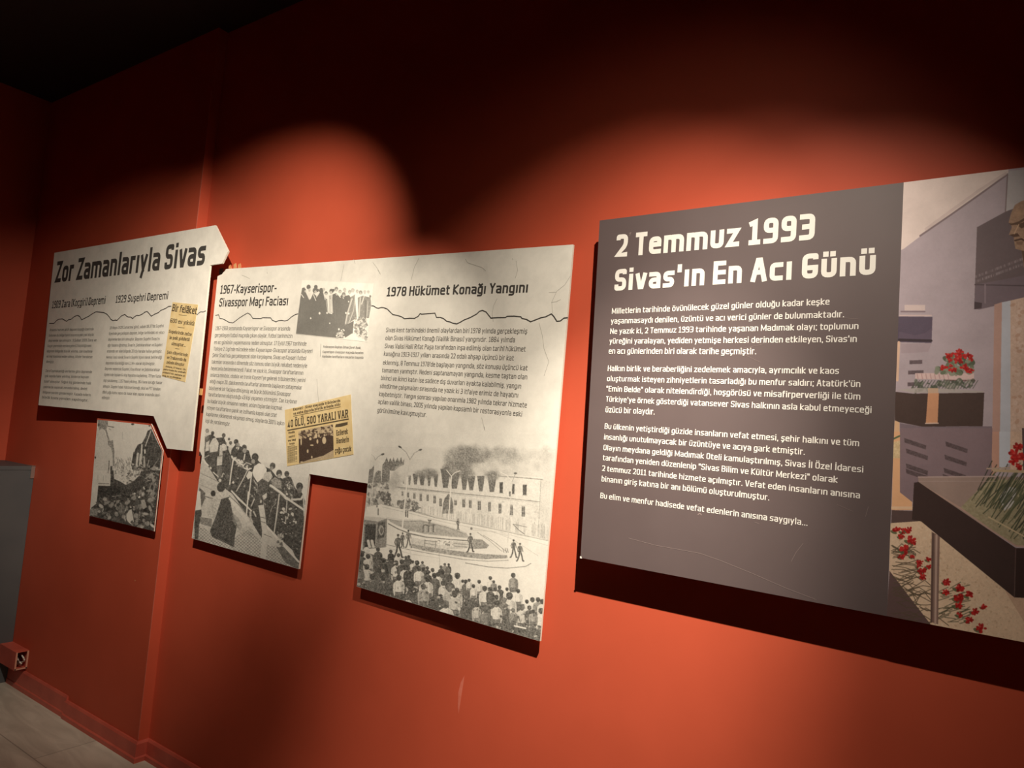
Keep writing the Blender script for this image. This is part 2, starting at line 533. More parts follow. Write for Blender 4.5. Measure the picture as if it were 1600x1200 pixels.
def mono(c, grain=1.0):
    a = c.a[..., :1]
    mid = np.clip((.95 - a) * 3.0, 0.12, 1)          # coarse press grain, strongest outside the blank sky
    n1 = vnoise(c.h, c.w, 1.6 * c.res)[..., None] - .5
    n2 = vnoise(c.h, c.w, .8 * c.res)[..., None] - .5
    g = np.clip(a + (n1 * .16 + n2 * .20) * mid * grain, 0.20, 1.05) ** 2.2
    return g * np.array(PAPER) / .86
def colour(c):
    return np.clip(c.a, 0.02, 1.05) ** 2.2 * np.array((.78, .72, .78))
def print_sheet(name, canvas, rgb, plane, quad, lift, parent, step=1.0, label=None, mat=None):
    """flat sheet over a pixel quad (TL, TR, BR, BL) on a plane, carrying the picture as per-vertex ink"""
    q = [plane.at(p, lift) for p in quad]
    wpx = max(math.dist(quad[0], quad[1]), math.dist(quad[3], quad[2]))
    hpx = max(math.dist(quad[0], quad[3]), math.dist(quad[1], quad[2]))
    nu, nv = int(wpx * step) + 2, int(hpx * step) + 2
    u = np.linspace(0, 1, nu)[None, :, None]; v = np.linspace(0, 1, nv)[:, None, None]
    G = (q[0] * (1 - u) + q[1] * u) * (1 - v) + (q[3] * (1 - u) + q[2] * u) * v
    G = G.reshape(-1, 3)
    px = project(G)
    X = np.clip((px[:, 0] - canvas.x0) * canvas.res - .5, 0, canvas.w - 1.001)
    Y = np.clip((px[:, 1] - canvas.y0) * canvas.res - .5, 0, canvas.h - 1.001)
    xi, yi = X.astype(int), Y.astype(int)
    fx, fy = (X - xi)[:, None], (Y - yi)[:, None]
    c = (rgb[yi, xi] * (1 - fx) + rgb[yi, xi + 1] * fx) * (1 - fy) + (rgb[yi + 1, xi] * (1 - fx) + rgb[yi + 1, xi + 1] * fx) * fy
    idx = np.arange(nu * nv).reshape(nv, nu)
    F = np.stack([idx[:-1, :-1], idx[1:, :-1], idx[1:, 1:], idx[:-1, 1:]], -1).reshape(-1, 4)
    me = bpy.data.meshes.new(name)
    me.vertices.add(len(G)); me.vertices.foreach_set('co', G.astype(np.float32).ravel())
    me.loops.add(F.size); me.loops.foreach_set('vertex_index', F.astype(np.int32).ravel())
    me.polygons.add(len(F)); me.polygons.foreach_set('loop_start', np.arange(0, F.size, 4, dtype=np.int32))
    me.update(calc_edges=True)
    at = me.color_attributes.new('ink', 'FLOAT_COLOR', 'POINT')
    at.data.foreach_set('color', np.concatenate([c, np.ones((len(c), 1))], 1).astype(np.float32).ravel())
    me.materials.append(mat or M_PRINT)
    o = bpy.data.objects.new(name, me)
    C.objects.link(o)
    o.parent = parent
    if label:
        o['label'] = label
    return o

def figure(c, x, y0, y1, g, gl=None, stride=.16, cap=None):
    """small standing or walking figure between head top y0 and foot y1"""
    h = y1 - y0
    gl = gl if gl is not None else g
    hip, knee = y0 + h * .50, y0 + h * .75
    c.line([(x - h * .03, hip), (x - h * stride * .4, knee), (x - h * stride, y1 - h * .02), (x - h * stride - h * .04, y1)], h * .075, gl)
    c.line([(x + h * .03, hip), (x + h * stride * .7, knee), (x + h * stride, y1 - h * .01), (x + h * stride + h * .05, y1)], h * .075, gl)
    c.poly([(x - h * .05, y0 + h * .17), (x + h * .05, y0 + h * .17), (x + h * .10, y0 + h * .21), (x + h * .085, y0 + h * .40), (x + h * .07, hip + h * .04), (x - h * .07, hip + h * .04), (x - h * .085, y0 + h * .40), (x - h * .10, y0 + h * .21)], g, 1, .2)
    c.line([(x - h * .095, y0 + h * .22), (x - h * .14, y0 + h * .36), (x - h * .10, y0 + h * .49)], h * .045, g)
    c.line([(x + h * .095, y0 + h * .22), (x + h * .13, y0 + h * .37), (x + h * .15, y0 + h * .48)], h * .045, g)
    c.line([(x - h * .07, hip - h * .02), (x + h * .07, hip - h * .02)], h * .025, .34)
    c.ell(x, y0 + h * .095, h * .048, h * .07, .68)
    c.ell(x, y0 + h * .06, h * .055, h * .05, .38)
    if cap:
        c.ell(x, y0 + h * .04, h * .09, h * .045, cap)
def bust(c, x, y, r, shirt, hair=.36, drop=6.2):
    """back view of a spectator: neck, rounded shoulders, arms, creased shirt, hair"""
    r *= .92
    w = r * (1.75 + .35 * rs.rand())
    t = (rs.rand() - .5) * r * .5
    dk = shirt * .70
    sh = [(x - r * .45, y + r * .85), (x + r * .45, y + r * .85), (x + w * .55, y + r * 1.25), (x + w * .88, y + r * 1.7 + t * .3), (x + w, y + r * 2.6), (x + w * 1.02, y + r * 4.2),
          (x + w * .84, y + r * drop), (x - w * .84, y + r * drop), (x - w * 1.02, y + r * 4.2), (x - w, y + r * 2.6), (x - w * .88, y + r * 1.7 - t * .3), (x - w * .55, y + r * 1.25)]
    c.poly([(px_ + r * .14, py_ + r * .1) for px_, py_ in sh], .38, .7)
    c.poly(sh, shirt, 1, .14)
    c.poly([(x + w * .25, y + r * 1.2), (x + w * .88, y + r * 1.7), (x + w * 1.0, y + r * 4.2), (x + w * .8, y + r * drop), (x + w * .35, y + r * drop)], dk, .35, .2)   # printed tone of the creased cloth
    for sg in (-1, 1):
        c.line([(x + sg * w * .66, y + r * 2.1), (x + sg * w * .64, y + r * 3.3), (x + sg * w * .70, y + r * 4.6)], r * .13, dk, .75)
    for _ in range(4):
        fx, fy = x + (rs.rand() - .5) * w, y + r * (1.7 + rs.rand() * 3.4)
        c.line([(fx, fy), (fx + (rs.rand() - .5) * r * .9, fy + r * (.4 + rs.rand() * .8))], r * .10, dk, .5)
    c.line([(x - w * .7, y + r * 4.9), (x, y + r * 5.1), (x + w * .7, y + r * 4.9)], r * .2, .42, .8)
    c.poly([(x - w * .72, y + r * 5.0), (x + w * .72, y + r * 5.0), (x + w * .7, y + r * (drop + .6)), (x - w * .7, y + r * (drop + .6))], .46, .8, .2)
    c.line([(x - r * .5, y + r * 1.0), (x, y + r * 1.2), (x + r * .5, y + r * 1.0)], r * .22, min(shirt * 1.12, .97), .9)
    c.poly([(x - r * .42, y + r * .4), (x + r * .42, y + r * .4), (x + r * .46, y + r * 1.0), (x, y + r * 1.12), (x - r * .46, y + r * 1.0)], .60, 1, .06)
    c.ell(x - r * .82, y + r * .15, r * .16, r * .26, .64); c.ell(x + r * .82, y + r * .15, r * .16, r * .26, .60)
    c.ell(x + t * .2, y - r * .05, r * .84, r * 1.0, hair, 1, .12)
    c.ell(x - r * .3, y - r * .35, r * .62, r * .62, hair, 1, .14, .4)
    c.ell(x + r * .28, y - r * .3, r * .6, r * .6, hair + .02, 1, .14, -.4)
    c.ell(x + r * .1, y + r * .5, r * .62, r * .42, hair - .01, 1, .1)
    c.ell(x + r * .3, y - r * .45, r * .34, r * .26, hair + .16, .6, 0, .3, .9)

# ---- picture: burning government building and watching crowd
def paint_fire():
    c = Canvas(545, 660, 900, 1012, 2.4, (.93,) * 3)
    c.view(560, 690, 5.333)
    for k, (y, g) in enumerate(((-80, .92), (40, .90), (140, .89), (240, .88))):
        c.poly([(-80, y), (1750, y + 20), (1750, 1700), (-80, 1700)], g, .8, .03)
    # poplars on the left
    c.poly([(70, 350), (88, 232), (112, 225), (130, 192), (136, 350)], .52, .9, .16)
    c.poly([(133, 345), (140, 262), (165, 240), (188, 246), (190, 350)], .55, .9, .16)
    c.poly([(192, 370), (200, 195), (222, 165), (236, 128), (250, 175), (266, 136), (280, 170), (292, 128), (305, 172), (326, 134), (340, 168),
            (356, 128), (368, 172), (384, 138), (378, 195), (335, 215), (300, 245), (268, 330), (262, 420)], .52, .92, .18)
    # street far end
    c.poly([(60, 345), (330, 340), (340, 560), (60, 600)], .80, .9, .2)
    c.specks([(80, 350), (300, 350), (300, 540), (70, 520)], 90, 14, [.5, .6, .45, .92, .85], .8)
    # building
    body = [(262, 242), (420, 254), (730, 262), (1170, 294), (1525, 312), (1595, 330), (1595, 830), (1260, 745), (700, 625), (300, 545), (255, 430)]
    c.poly(body, .91, 1, .12)
    c.specks([(900, 420), (1590, 500), (1590, 800), (1260, 730), (860, 640)], 260, 9, [.80, .97, .84], .5)
    c.poly([(1520, 312), (1595, 330), (1595, 830), (1505, 800)], .86, .9, .10)
    c.line([(1520, 315), (1512, 500), (1500, 720)], 4, .68)
    c.line([(1170, 288), (1350, 300), (1535, 316)], 8, .66)
    c.line([(1170, 278), (1350, 288), (1535, 305)], 5, .95)
    c.line([(310, 378), (600, 406), (830, 432), (1180, 465), (1510, 502)], 6, .58)
    c.line([(310, 390), (600, 418), (830, 444), (1180, 477), (1510, 514)], 4, .80)
    c.line([(350, 392), (700, 420)], 8, .70, .6)
    # upper storey, burnt out
    for x, a, b, w in ((375, 290, 350, 18), (425, 282, 362, 20), (475, 268, 358, 34), (530, 262, 364, 42), (588, 285, 370, 24), (645, 270, 378, 30),
                       (725, 225, 386, 64), (800, 255, 392, 66), (882, 270, 402, 46), (940, 285, 406, 50), (1020, 285, 414, 48), (1112, 272, 420, 60)):
        c.poly([(x - w * .66, a), (x + w * .66, a), (x + w * .55, a + (b - a) * .4), (x + w * .30, b), (x - w * .30, b), (x - w * .5, a + (b - a) * .4)], .47, .92, .14)
    for x, a, b, w in ((1190, 338, 428, 30), (1290, 352, 436, 24), (1386, 358, 446, 34)):
        c.poly([(x - w / 2, a), (x + w / 2, a), (x + w / 2 - 2, b), (x - w / 2 + 2, b)], .40, 1, .06)
        c.line([(x - w / 2 - 4, b + 3), (x + w / 2 + 4, b + 4)], 4, .75)
    for x, a, b, w in ((367, 418, 450, 14), (414, 425, 465, 17), (466, 430, 475, 19), (520, 435, 495, 19), (577, 443, 495, 19), (635, 452, 515, 21), (685, 476, 540, 22),
                       (810, 490, 530, 22), (878, 482, 548, 24), (932, 490, 552, 22), (1008, 497, 570, 27), (1092, 507, 582, 23), (1180, 518, 600, 25), (1275, 530, 612, 25), (1374, 540, 626, 29)):
        c.poly([(x - w / 2, a), (x + w / 2, a), (x + w / 2, b), (x - w / 2, b)], .50, 1, .12)
        c.line([(x, a), (x, b)], 3, .80, .7)
        c.line([(x - w / 2, (a + b) / 2), (x + w / 2, (a + b) / 2)], 3, .8, .7)
        c.line([(x - w / 2 - 3, a - 5), (x + w / 2 + 3, a - 5)], 4, .74, .8)
    c.poly([(700, 600), (705, 520), (720, 470), (752, 432), (778, 470), (790, 520), (790, 600)], .52, .9, .14)
    # smoke
    def puff(cx, cy, rx, ry, n, g0, g1, al):
        for _ in range(n):
            a, t = rs.rand() * 6.28, rs.rand() ** .6
            r = 18 + rs.rand() * 46
            c.ell(cx + math.cos(a) * rx * t, cy + math.sin(a) * ry * t, r, r * .8, g0 + rs.rand() * (g1 - g0), al, .05, rs.rand() * 3, .9)
    puff(1300, 170, 300, 110, 90, .74, .90, .35)
    puff(1400, 110, 190, 60, 40, .78, .88, .30)
    puff(1560, 150, 60, 90, 20, .74, .86, .30)
    puff(1180, 90, 170, 40, 34, .64, .76, .35)
    puff(1150, 130, 190, 60, 60, .66, .82, .35)
    puff(870, 140, 140, 90, 110, .54, .70, .36)
    puff(960, 120, 130, 80, 70, .54, .66, .34)
    puff(800, 240, 90, 60, 40, .50, .62, .38)
    puff(905, 230, 60, 90, 34, .50, .62, .38)
    puff(1110, 270, 60, 26, 22, .54, .66, .4)
    puff(560, 268, 110, 14, 26, .54, .66, .4)
    puff(1010, 220, 60, 30, 26, .78, .92, .5)
    puff(1120, 200, 80, 34, 26, .80, .93, .45)
    puff(370, 280, 60, 60, 34, .84, .92, .5)
    puff(300, 330, 50, 60, 18, .70, .84, .4)
    # picket fence in front of the building
    for x in np.arange(500, 1570, 7.5):
        t = (x - 500) / 1070
        yt, yb = 520 + 165 * t + rs.rand() * 26, 585 + 225 * t
        c.line([(x + rs.rand() * 5, yt), (x + rs.rand() * 4 - 2, yb)], 3, .62 if rs.rand() < .5 else .97, .65)
    c.line([(940, 560), (920, 665)], 7, .97)
    c.line([(1290, 690), (1340, 740), (1385, 772)], 5, .5)
    c.line([(1290, 688), (1400, 712)], 5, .55)
    # street
    c.poly([(70, 545), (200, 520), (420, 575), (640, 636), (1000, 705), (1260, 760), (1600, 830), (1600, 1700), (40, 1700), (40, 640)], .955, 1, .05)
    c.line([(200, 522), (420, 572), (640, 634), (1000, 702), (1260, 758), (1580, 826)], 5, .70)
    c.line([(200, 545), (420, 596), (700, 668), (1000, 728), (1260, 786)], 4, .80)
    c.line([(400, 575), (520, 590), (640, 634)], 3, .62)
    c.specks([(330, 500), (400, 480), (500, 510), (515, 560), (440, 575), (340, 555)], 70, 15, [.48, .55, .62, .85], .85, 3)
    c.specks([(185, 420), (260, 425), (265, 520), (220, 520), (190, 480)], 40, 12, [.42, .5, .6], .85, 2)
    for x, y in ((90, 500), (140, 500), (165, 585), (155, 520), (395, 600), (410, 605), (238, 500), (262, 505)):
        c.line([(x, y - 24), (x, y + 24)], 10, .5)
    # basin with fountain
    c.poly([(235, 640), (330, 660), (520, 655), (730, 705), (900, 765), (925, 800), (760, 805), (560, 790), (430, 768), (300, 700)], .76, 1, .06)
    c.line([(235, 632), (330, 648), (520, 652), (730, 700), (900, 762)], 7, .88)
    c.line([(235, 644), (330, 660), (520, 664), (730, 712), (890, 770)], 4, .60)
    c.poly([(320, 690), (470, 700), (640, 720), (760, 745), (860, 790), (640, 770), (430, 740)], .70, .8, .06)
    c.line([(250, 668), (330, 712), (430, 752), (560, 780), (760, 800), (915, 812)], 16, .96)
    c.line([(250, 684), (330, 728), (430, 768), (560, 796), (760, 815), (915, 826)], 8, .52)
    c.poly([(575, 648), (612, 652), (598, 672), (588, 672)], .5)
    c.poly([(535, 690), (650, 690), (630, 706), (550, 704)], .55)
    for x in (540, 560, 585, 600, 625, 640):
        c.line([(x, 702), (x - 2, 752)], 10, .50 if x % 40 else .8)
    c.line([(592, 668), (592, 700)], 16, .58)
    figure(c, 830, 640, 735, .5, .45, .06)
    # lamp posts
    for (pts, w, g) in (([(430, 150), (405, 310)], 5, .84), ([(408, 300), (365, 730)], 11, .96), ([(430, 150), (397, 88), (345, 45)], 5, .66), ([(430, 150), (466, 95), (512, 70)], 5, .66),
                        ([(141, 155), (120, 350), (112, 480)], 6, .9), ([(140, 155), (165, 125), (200, 106)], 4, .6), ([(140, 155), (130, 125), (110, 108)], 4, .72),
                        ([(775, 288), (752, 650)], 9, .97), ([(775, 288), (735, 238)], 6, .97), ([(775, 288), (800, 262), (846, 244)], 6, .97),
                        ([(1283, 330), (1262, 560), (1245, 840)], 7, .86), ([(1283, 330), (1235, 280), (1180, 252)], 6, .95), ([(1283, 330), (1310, 262)], 5, .7)):
        c.line(pts, w, g)
    for x, y, r in ((347, 45, .5), (515, 69, -.3), (202, 106, -.3)):
        c.ell(x, y, 16, 8, .45, 1, 0, r)
    c.ell(1309, 264, 14, 8, .5)
    c.line([(1262, 420), (1262, 450)], 14, .5)
    # bus
    c.poly([(48, 640), (240, 640), (232, 880), (35, 900)], .62, 1, .08)
    c.poly([(58, 622), (170, 630), (240, 638), (165, 668), (50, 650)], .86)
    c.poly([(58, 690), (148, 690), (140, 870), (48, 880)], .36, 1, .06)
    c.poly([(165, 676), (226, 664), (214, 800), (158, 812)], .44, 1, .06)
    c.ell(190, 738, 22, 42, .74)
    c.ell(192, 742, 12, 26, .5)
    c.line([(152, 690), (142, 860)], 6, .78)
    c.view(550, 820, 5.161)
    # foreground street furniture, kerbs, garden bed
    c.poly([(465, 95), (560, 120), (950, 140), (930, 190), (720, 200), (480, 150)], .86, 1, .16)
    c.line([(585, 125), (690, 138)], 4, .5); c.line([(585, 150), (690, 163)], 4, .55); c.line([(588, 120), (586, 180)], 4, .5); c.line([(675, 132), (672, 188)], 4, .5)
    c.specks([(690, 130), (820, 130), (820, 175), (690, 160)], 40, 10, [.97, .9, .6], .9)
    c.line([(820, 150), (940, 160)], 4, .6); c.line([(820, 170), (930, 182)], 4, .6)
    c.poly([(940, 190), (985, 112), (1050, 120), (1105, 165), (1085, 190), (1000, 196)], .66, 1, .2)
    c.poly([(470, 150), (600, 176), (800, 205), (1050, 235), (1250, 245), (1255, 270), (1050, 278), (800, 244), (600, 214), (470, 180)], .68, 1, .26)
    c.line([(280, 160), (480, 205), (700, 245), (900, 280), (1100, 294), (1260, 286)], 5, .62)
    c.line([(300, 190), (500, 240), (700, 268)], 3, .80)
    c.line([(915, 308), (1100, 340), (1250, 350), (1400, 336), (1442, 312)], 6, .58)
    c.line([(1060, 85), (1150, 140), (1250, 220)], 4, .62); c.line([(1010, 60), (1110, 130), (1210, 215)], 4, .66)
    c.line([(1100, 40), (1300, 120), (1500, 250)], 3, .8); c.line([(950, 40), (1200, 60), (1590, 170)], 3, .8)
    for x in (1215, 1235, 1250):
        c.line([(x, 190), (x + 10, 222)], 5, .55)
    figure(c, 955, 65, 216, .5, .42, .13); c.ell(963, 30, 9, 11, .55)
    figure(c, 1303, 116, 262, .5, .42, .14)
    figure(c, 1355, 144, 292, .5, .42, .15)
    figure(c, 372, 72, 262, .48, .42, .16)
    figure(c, 455, 40, 182, .55, .5, .12)
    figure(c, 408, 60, 180, .5, .5, .06)
    c.line([(470, 170), (476, 360)], 6, .9)
    # crowd
    c.poly([(30, 190), (250, 270), (480, 330), (800, 470), (1100, 560), (1350, 640), (1560, 640), (1560, 980), (1300, 900), (700, 700), (20, 520)], .46, .95, .34)
    W_, D_, G_ = .93, .46, .66
    crowd = [(118, 205, 26, W_, .92), (210, 200, 19, D_, .36), (80, 240, 22, D_, .36), (313, 215, 16, .4, .36), (130, 255, 22, W_, .38), (375, 245, 17, W_, .36), (435, 265, 15, D_, .36), (458, 258, 14, D_, .36),
             (220, 265, 24, D_, .38), (255, 290, 23, .42, .36), (318, 270, 18, D_, .36), (490, 300, 14, W_, .38), (525, 308, 22, D_, .38), (568, 305, 13, G_, .38), (355, 310, 24, W_, .40), (403, 300, 22, D_, .36),
             (748, 320, 12, G_, .4), (780, 322, 12, D_, .38), (718, 342, 15, .4, .4), (607, 350, 16, D_, .36), (650, 366, 18, W_, .38), (120, 340, 24, W_, .38), (60, 345, 20, G_, .4), (425, 345, 24, W_, .36), (452, 350, 22, .4, .36),
             (575, 360, 20, D_, .38), (770, 370, 24, D_, .5), (540, 355, 22, W_, .36), (610, 385, 20, D_, .36), (695, 400, 20, W_, .38), (850, 412, 27, W_, .38), (665, 410, 24, .52, .36), (1300, 408, 22, G_, .42), (165, 420, 28, .55, .42),
             (460, 420, 28, .42, .38), (250, 430, 28, .50, .38), (378, 428, 25, .95, .37), (780, 440, 26, D_, .40), (610, 440, 25, W_, .36), (1115, 430, 17, W_, .40), (575, 455, 20, W_, .60), (893, 455, 14, W_, .38), (918, 460, 19, .52, .36),
             (945, 448, 14, W_, .36), (1025, 460, 17, W_, .36), (1143, 460, 13, G_, .38), (735, 472, 22, W_, .37), (980, 495, 17, W_, .38), (575, 500, 26, .75, .45), (1190, 505, 18, D_, .37), (1070, 515, 24, .90, .38), (785, 512, 32, .76, .5), (1155, 520, 18, W_, .37),
             (1250, 520, 16, W_, .38), (1115, 520, 20, D_, .4), (1340, 535, 19, .95, .38), (845, 530, 24, W_, .38), (828, 562, 27, .84, .40), (410, 580, 25, D_, .40), (1270, 575, 32, .92, .40), (715, 580, 22, .44, .38), (1165, 585, 21, D_, .37),
             (450, 590, 20, .95, .5), (1225, 610, 25, .56, .55), (1410, 620, 18, W_, .38), (1455, 605, 22, W_, .38), (1500, 605, 22, G_, .38), (1535, 620, 22, W_, .38), (650, 600, 22, D_, .4), (920, 640, 20, D_, .4), (755, 642, 34, .93, .46),
             (1005, 645, 23, .80, .38), (1165, 640, 27, .92, .37), (1370, 665, 28, .86, .50), (1430, 670, 20, .5, .4), (1075, 684, 32, .58, .46), (1525, 695, 26, .92, .40), (1300, 690, 18, G_, .5), (1460, 700, 18, .7, .4)]
    for x, y, r, sh, hr in crowd:
        bust(c, x, y, r, sh, hr)
    c.specks([(60, 250), (480, 330), (800, 520), (1500, 700), (1520, 930), (1200, 840), (600, 640), (50, 480)], 210, 10, [.34, .40, .93, .55], .75, 3)
    c.line([(1310, 815), (1400, 835)], 12, .97); c.line([(1310, 838), (1400, 858)], 10, .40)
    c.line([(700, 180), (708, 330)], 3, .75)
    for x in (130, 160):
        c.line([(x, 130), (x + 12, 175)], 22, .90)
    return c

# ---- picture: spectators spilling over a stadium ramp
def paint_stadium():
    c = Canvas(285, 640, 500, 900, 2.6, (.93,) * 3)
    c.view(295, 660, 8.205)
    for y, g in ((120, .92), (300, .90), (480, .88), (650, .86)):
        c.poly([(-80, y), (1700, y + 60), (1700, 2200), (-80, 2200)], g, .6, .03)
    # concrete ramp
    c.poly([(120, 470), (180, 470), (360, 640), (600, 900), (900, 1200), (1420, 1890), (20, 1560)], .84, 1, .12)
    c.poly([(120, 700), (260, 760), (380, 800), (330, 900), (120, 860)], .80, .8, .12)
    c.line([(150, 650), (360, 750), (420, 780)], 5, .5); c.line([(150, 800), (330, 880)], 4, .55); c.line([(150, 925), (300, 985)], 6, .45)
    # dark packed mass
    mass = [(200, 330), (230, 170), (300, 150), (350, 200), (450, 190), (490, 300), (560, 330), (610, 270), (700, 330), (770, 360), (800, 470), (880, 480), (960, 560),
            (1050, 600), (1120, 690), (1200, 720), (1290, 690), (1370, 850), (1450, 900), (1490, 1000), (1460, 1600), (1410, 1830), (1330, 1640), (1000, 1330), (930, 1480), (760, 1200), (560, 920),
            (480, 860), (360, 740), (270, 600), (200, 470)]
    c.poly(mass, .36, .96, .12)
    c.specks([(250, 380), (560, 480), (900, 560), (1150, 800), (1300, 1000), (1000, 1150), (700, 850), (350, 640)], 110, 13, [.30, .45, .55, .30, .82], .7, 2.5)
    # people, light clothes first
    c.poly([(262, 290), (310, 205), (345, 195), (385, 265), (368, 372), (270, 385)], .88, 1, .14)
    c.poly([(205, 180), (255, 165), (275, 240), (225, 330), (205, 300)], .5, 1, .14)
    c.poly([(222, 260), (262, 232), (258, 360), (208, 375)], .86, 1, .12)
    c.poly([(205, 150), (230, 90), (262, 110), (262, 160), (215, 190)], .84, .8, .2)
    c.poly([(275, 390), (362, 385), (350, 560), (255, 580)], .40, 1, .08)
    c.poly([(398, 300), (430, 262), (480, 280), (490, 340), (440, 420), (390, 430)], .84, 1, .2)
    c.ell(440, 268, 44, 30, .40)
    c.ell(446, 300, 26, 26, .88, 1, .2)
    c.poly([(365, 440), (432, 430), (425, 545), (358, 555)], .84, 1, .18)
    c.poly([(355, 560), (425, 560), (420, 710), (362, 720)], .52, 1, .14)
    c.poly([(430, 370), (500, 350), (540, 420), (570, 520), (560, 740), (460, 690)], .38, 1, .08)
    c.line([(520, 430), (545, 620)], 6, .55)
    c.poly([(520, 265), (548, 250), (560, 330), (540, 430), (505, 340)], .88, .9, .16)
    c.poly([(536, 420), (548, 350), (590, 318), (680, 318), (705, 400), (690, 480), (580, 470)], .37, 1, .07)
    c.poly([(600, 320), (650, 320), (628, 362)], .92); c.line([(624, 330), (622, 400)], 12, .36)
    c.poly([(680, 400), (700, 350), (760, 362), (785, 440), (760, 482), (700, 490)], .36, 1, .08)
    c.line([(718, 410), (706, 480)], 16, .88)
    # heads
    for x, y, r, g in ((236, 108, 24, .62), (306, 138, 22, .40), (448, 166, 24, .42), (516, 214, 15, .42), (536, 262, 20, .44), (607, 250, 30, .36), (630, 290, 24, .62), (712, 322, 32, .36), (716, 362, 26, .66),
                       (850, 446, 44, .36), (826, 500, 24, .70), (1075, 558, 36, .42), (1060, 590, 22, .66), (1158, 652, 38, .36), (1158, 688, 24, .66), (1256, 660, 32, .40), (1155, 772, 38, .58), (1420, 822, 44, .34), (1418, 870, 32, .5),
                       (412, 832, 52, .36), (312, 912, 32, .33), (490, 690, 26, .5), (280, 585, 14, .9), (400, 742, 18, .9), (570, 770, 14, .9), (500, 820, 40, .42)):
        c.ell(x, y, r, r * 1.18, g, 1, .08)
    c.poly([(700, 520), (790, 500), (800, 560), (700, 600)], .40, 1, .1)
    c.line([(680, 570), (740, 515), (800, 540)], 12, .8)
    # bent man with pale sack-like back
    c.poly([(815, 640), (840, 560), (900, 522), (960, 540), (1000, 600), (985, 690), (880, 770), (830, 690)], .95, 1, .03)
    c.poly([(735, 690), (770, 620), (815, 640), (812, 690), (760, 735)], .92, 1, .04)
    c.poly([(980, 640), (1050, 630), (1075, 700), (1000, 790), (940, 720)], .80, 1, .3)
    c.poly([(880, 770), (940, 720), (1010, 760), (1020, 860), (940, 985), (870, 985)], .42, 1, .12)
    c.poly([(1050, 740), (1110, 700), (1180, 760), (1190, 850), (1080, 830)], .62, 1, .2)
    c.poly([(1205, 760), (1240, 710), (1310, 700), (1345, 790), (1345, 985), (1215, 985)], .40, 1, .16)
    c.specks([(1210, 760), (1310, 720), (1340, 980), (1220, 980)], 34, 10, [.9, .7, .8], .9)
    c.line([(1228, 740), (1205, 900)], 14, .36); c.line([(1330, 760), (1360, 900)], 12, .55)
    c.poly([(1345, 960), (1375, 910), (1450, 905), (1480, 985), (1490, 1050), (1340, 1050)], .34, 1, .06)
    # hands on the rail
    c.specks([(540, 430), (680, 480), (790, 590), (760, 620), (600, 540)], 40, 15, [.9, .95, .8], .9, 3)
    c.line([(560, 455), (640, 520), (690, 545)], 16, .9); c.line([(640, 480), (670, 545)], 14, .93); c.line([(710, 585), (760, 605), (800, 590)], 16, .9)
    # rails and posts
    for p, w, g in (([(570, 475), (540, 660), (524, 795)], 16, .92), ([(755, 610), (690, 740), (612, 880)], 12, .84), ([(800, 700), (785, 830), (765, 985)], 16, .90), ([(172, 470), (250, 552)], 16, .93), ([(315, 640), (375, 695)], 14, .9),
                    ([(180, 465), (260, 420)], 8, .8), ([(550, 880), (640, 985), (760, 1090)], 18, .93), ([(1050, 810), (1180, 905), (1250, 975)], 34, .90), ([(1050, 826), (1180, 922), (1240, 975)], 5, .5),
                    ([(835, 740), (870, 800)], 10, .8), ([(880, 790), (870, 900)], 6, .85), ([(440, 650), (425, 700)], 12, .82)):
        c.line(p, w, g)
    # climbing man lower left and man at the edge
    c.poly([(310, 985), (350, 915), (430, 890), (470, 940), (400, 985)], .84, 1, .25)
    c.poly([(135, 840), (190, 880), (215, 985), (130, 985)], .42, 1, .08)
    c.view(295, 770, 8.205)
    c.poly([(85, 220), (105, -20), (150, -20), (152, 215)], .93)
    c.poly([(150, -40), (210, 0), (205, 80), (160, 190)], .5, 1, .1)
    c.poly([(80, 228), (160, 215), (165, 270), (132, 420), (122, 606), (78, 600), (70, 420)], .36, 1, .08)
    c.poly([(240, 230), (300, 80), (420, 75), (400, 200), (330, 330), (250, 320)], .80, 1, .3)
    c.line([(320, 95), (240, 260)], 22, .82); c.line([(400, 190), (330, 320), (300, 440)], 26, .80)
    c.poly([(140, 310), (300, 330), (290, 440), (150, 400)], .60, 1, .12)
    c.line([(210, 45), (310, 70)], 6, .45); c.line([(190, 310), (300, 330)], 6, .9)
    c.poly([(415, 80), (520, 50), (560, 250), (620, 420), (590, 560), (580, 700), (420, 620), (300, 570), (270, 490), (345, 310)], .36, .95, .14)
    for k in range(22):
        x = 300 + rs.rand() * 250; y = 330 + rs.rand() * 220
        c.line([(x, y), (x + 50, y - 70)], 4, .6, .45)
    c.poly([(560, 250), (640, 330), (700, 460), (640, 480), (560, 360)], .66, .7, .3)
    c.poly([(505, 70), (545, 50), (640, 170), (770, 350), (745, 375), (640, 250)], .90, 1, .1)
    c.line([(520, 40), (650, 160), (760, 300)], 12, .5, .8)
    c.poly([(600, 480), (760, 430), (930, 560), (930, 600), (700, 560)], .76, .7, .2)
    # chain-link mesh
    lat = [(125, 410), (300, 520), (560, 660), (600, 560), (760, 470), (940, 640), (1120, 690), (1410, 985), (30, 600)]
    Q = np.array(lat)
    def inside(p):
        r = False
        for i in range(len(lat)):
            (ax, ay), (bx, by) = lat[i], lat[(i + 1) % len(lat)]
            if (ay > p[1]) != (by > p[1]) and p[0] < (bx - ax) * (p[1] - ay) / (by - ay) + ax:
                r = not r
        return r
    for sgn in (1, -1):
        for k in range(-60, 90):
            seg = []
            for t in np.arange(0, 1500, 12.0):
                p = (t, k * 40 + sgn * t * .9)
                if inside(p):
                    seg.append(p)
                else:
                    if len(seg) > 1:
                        c.line([seg[0], seg[-1]], 6, .50, .7)
                    seg = []
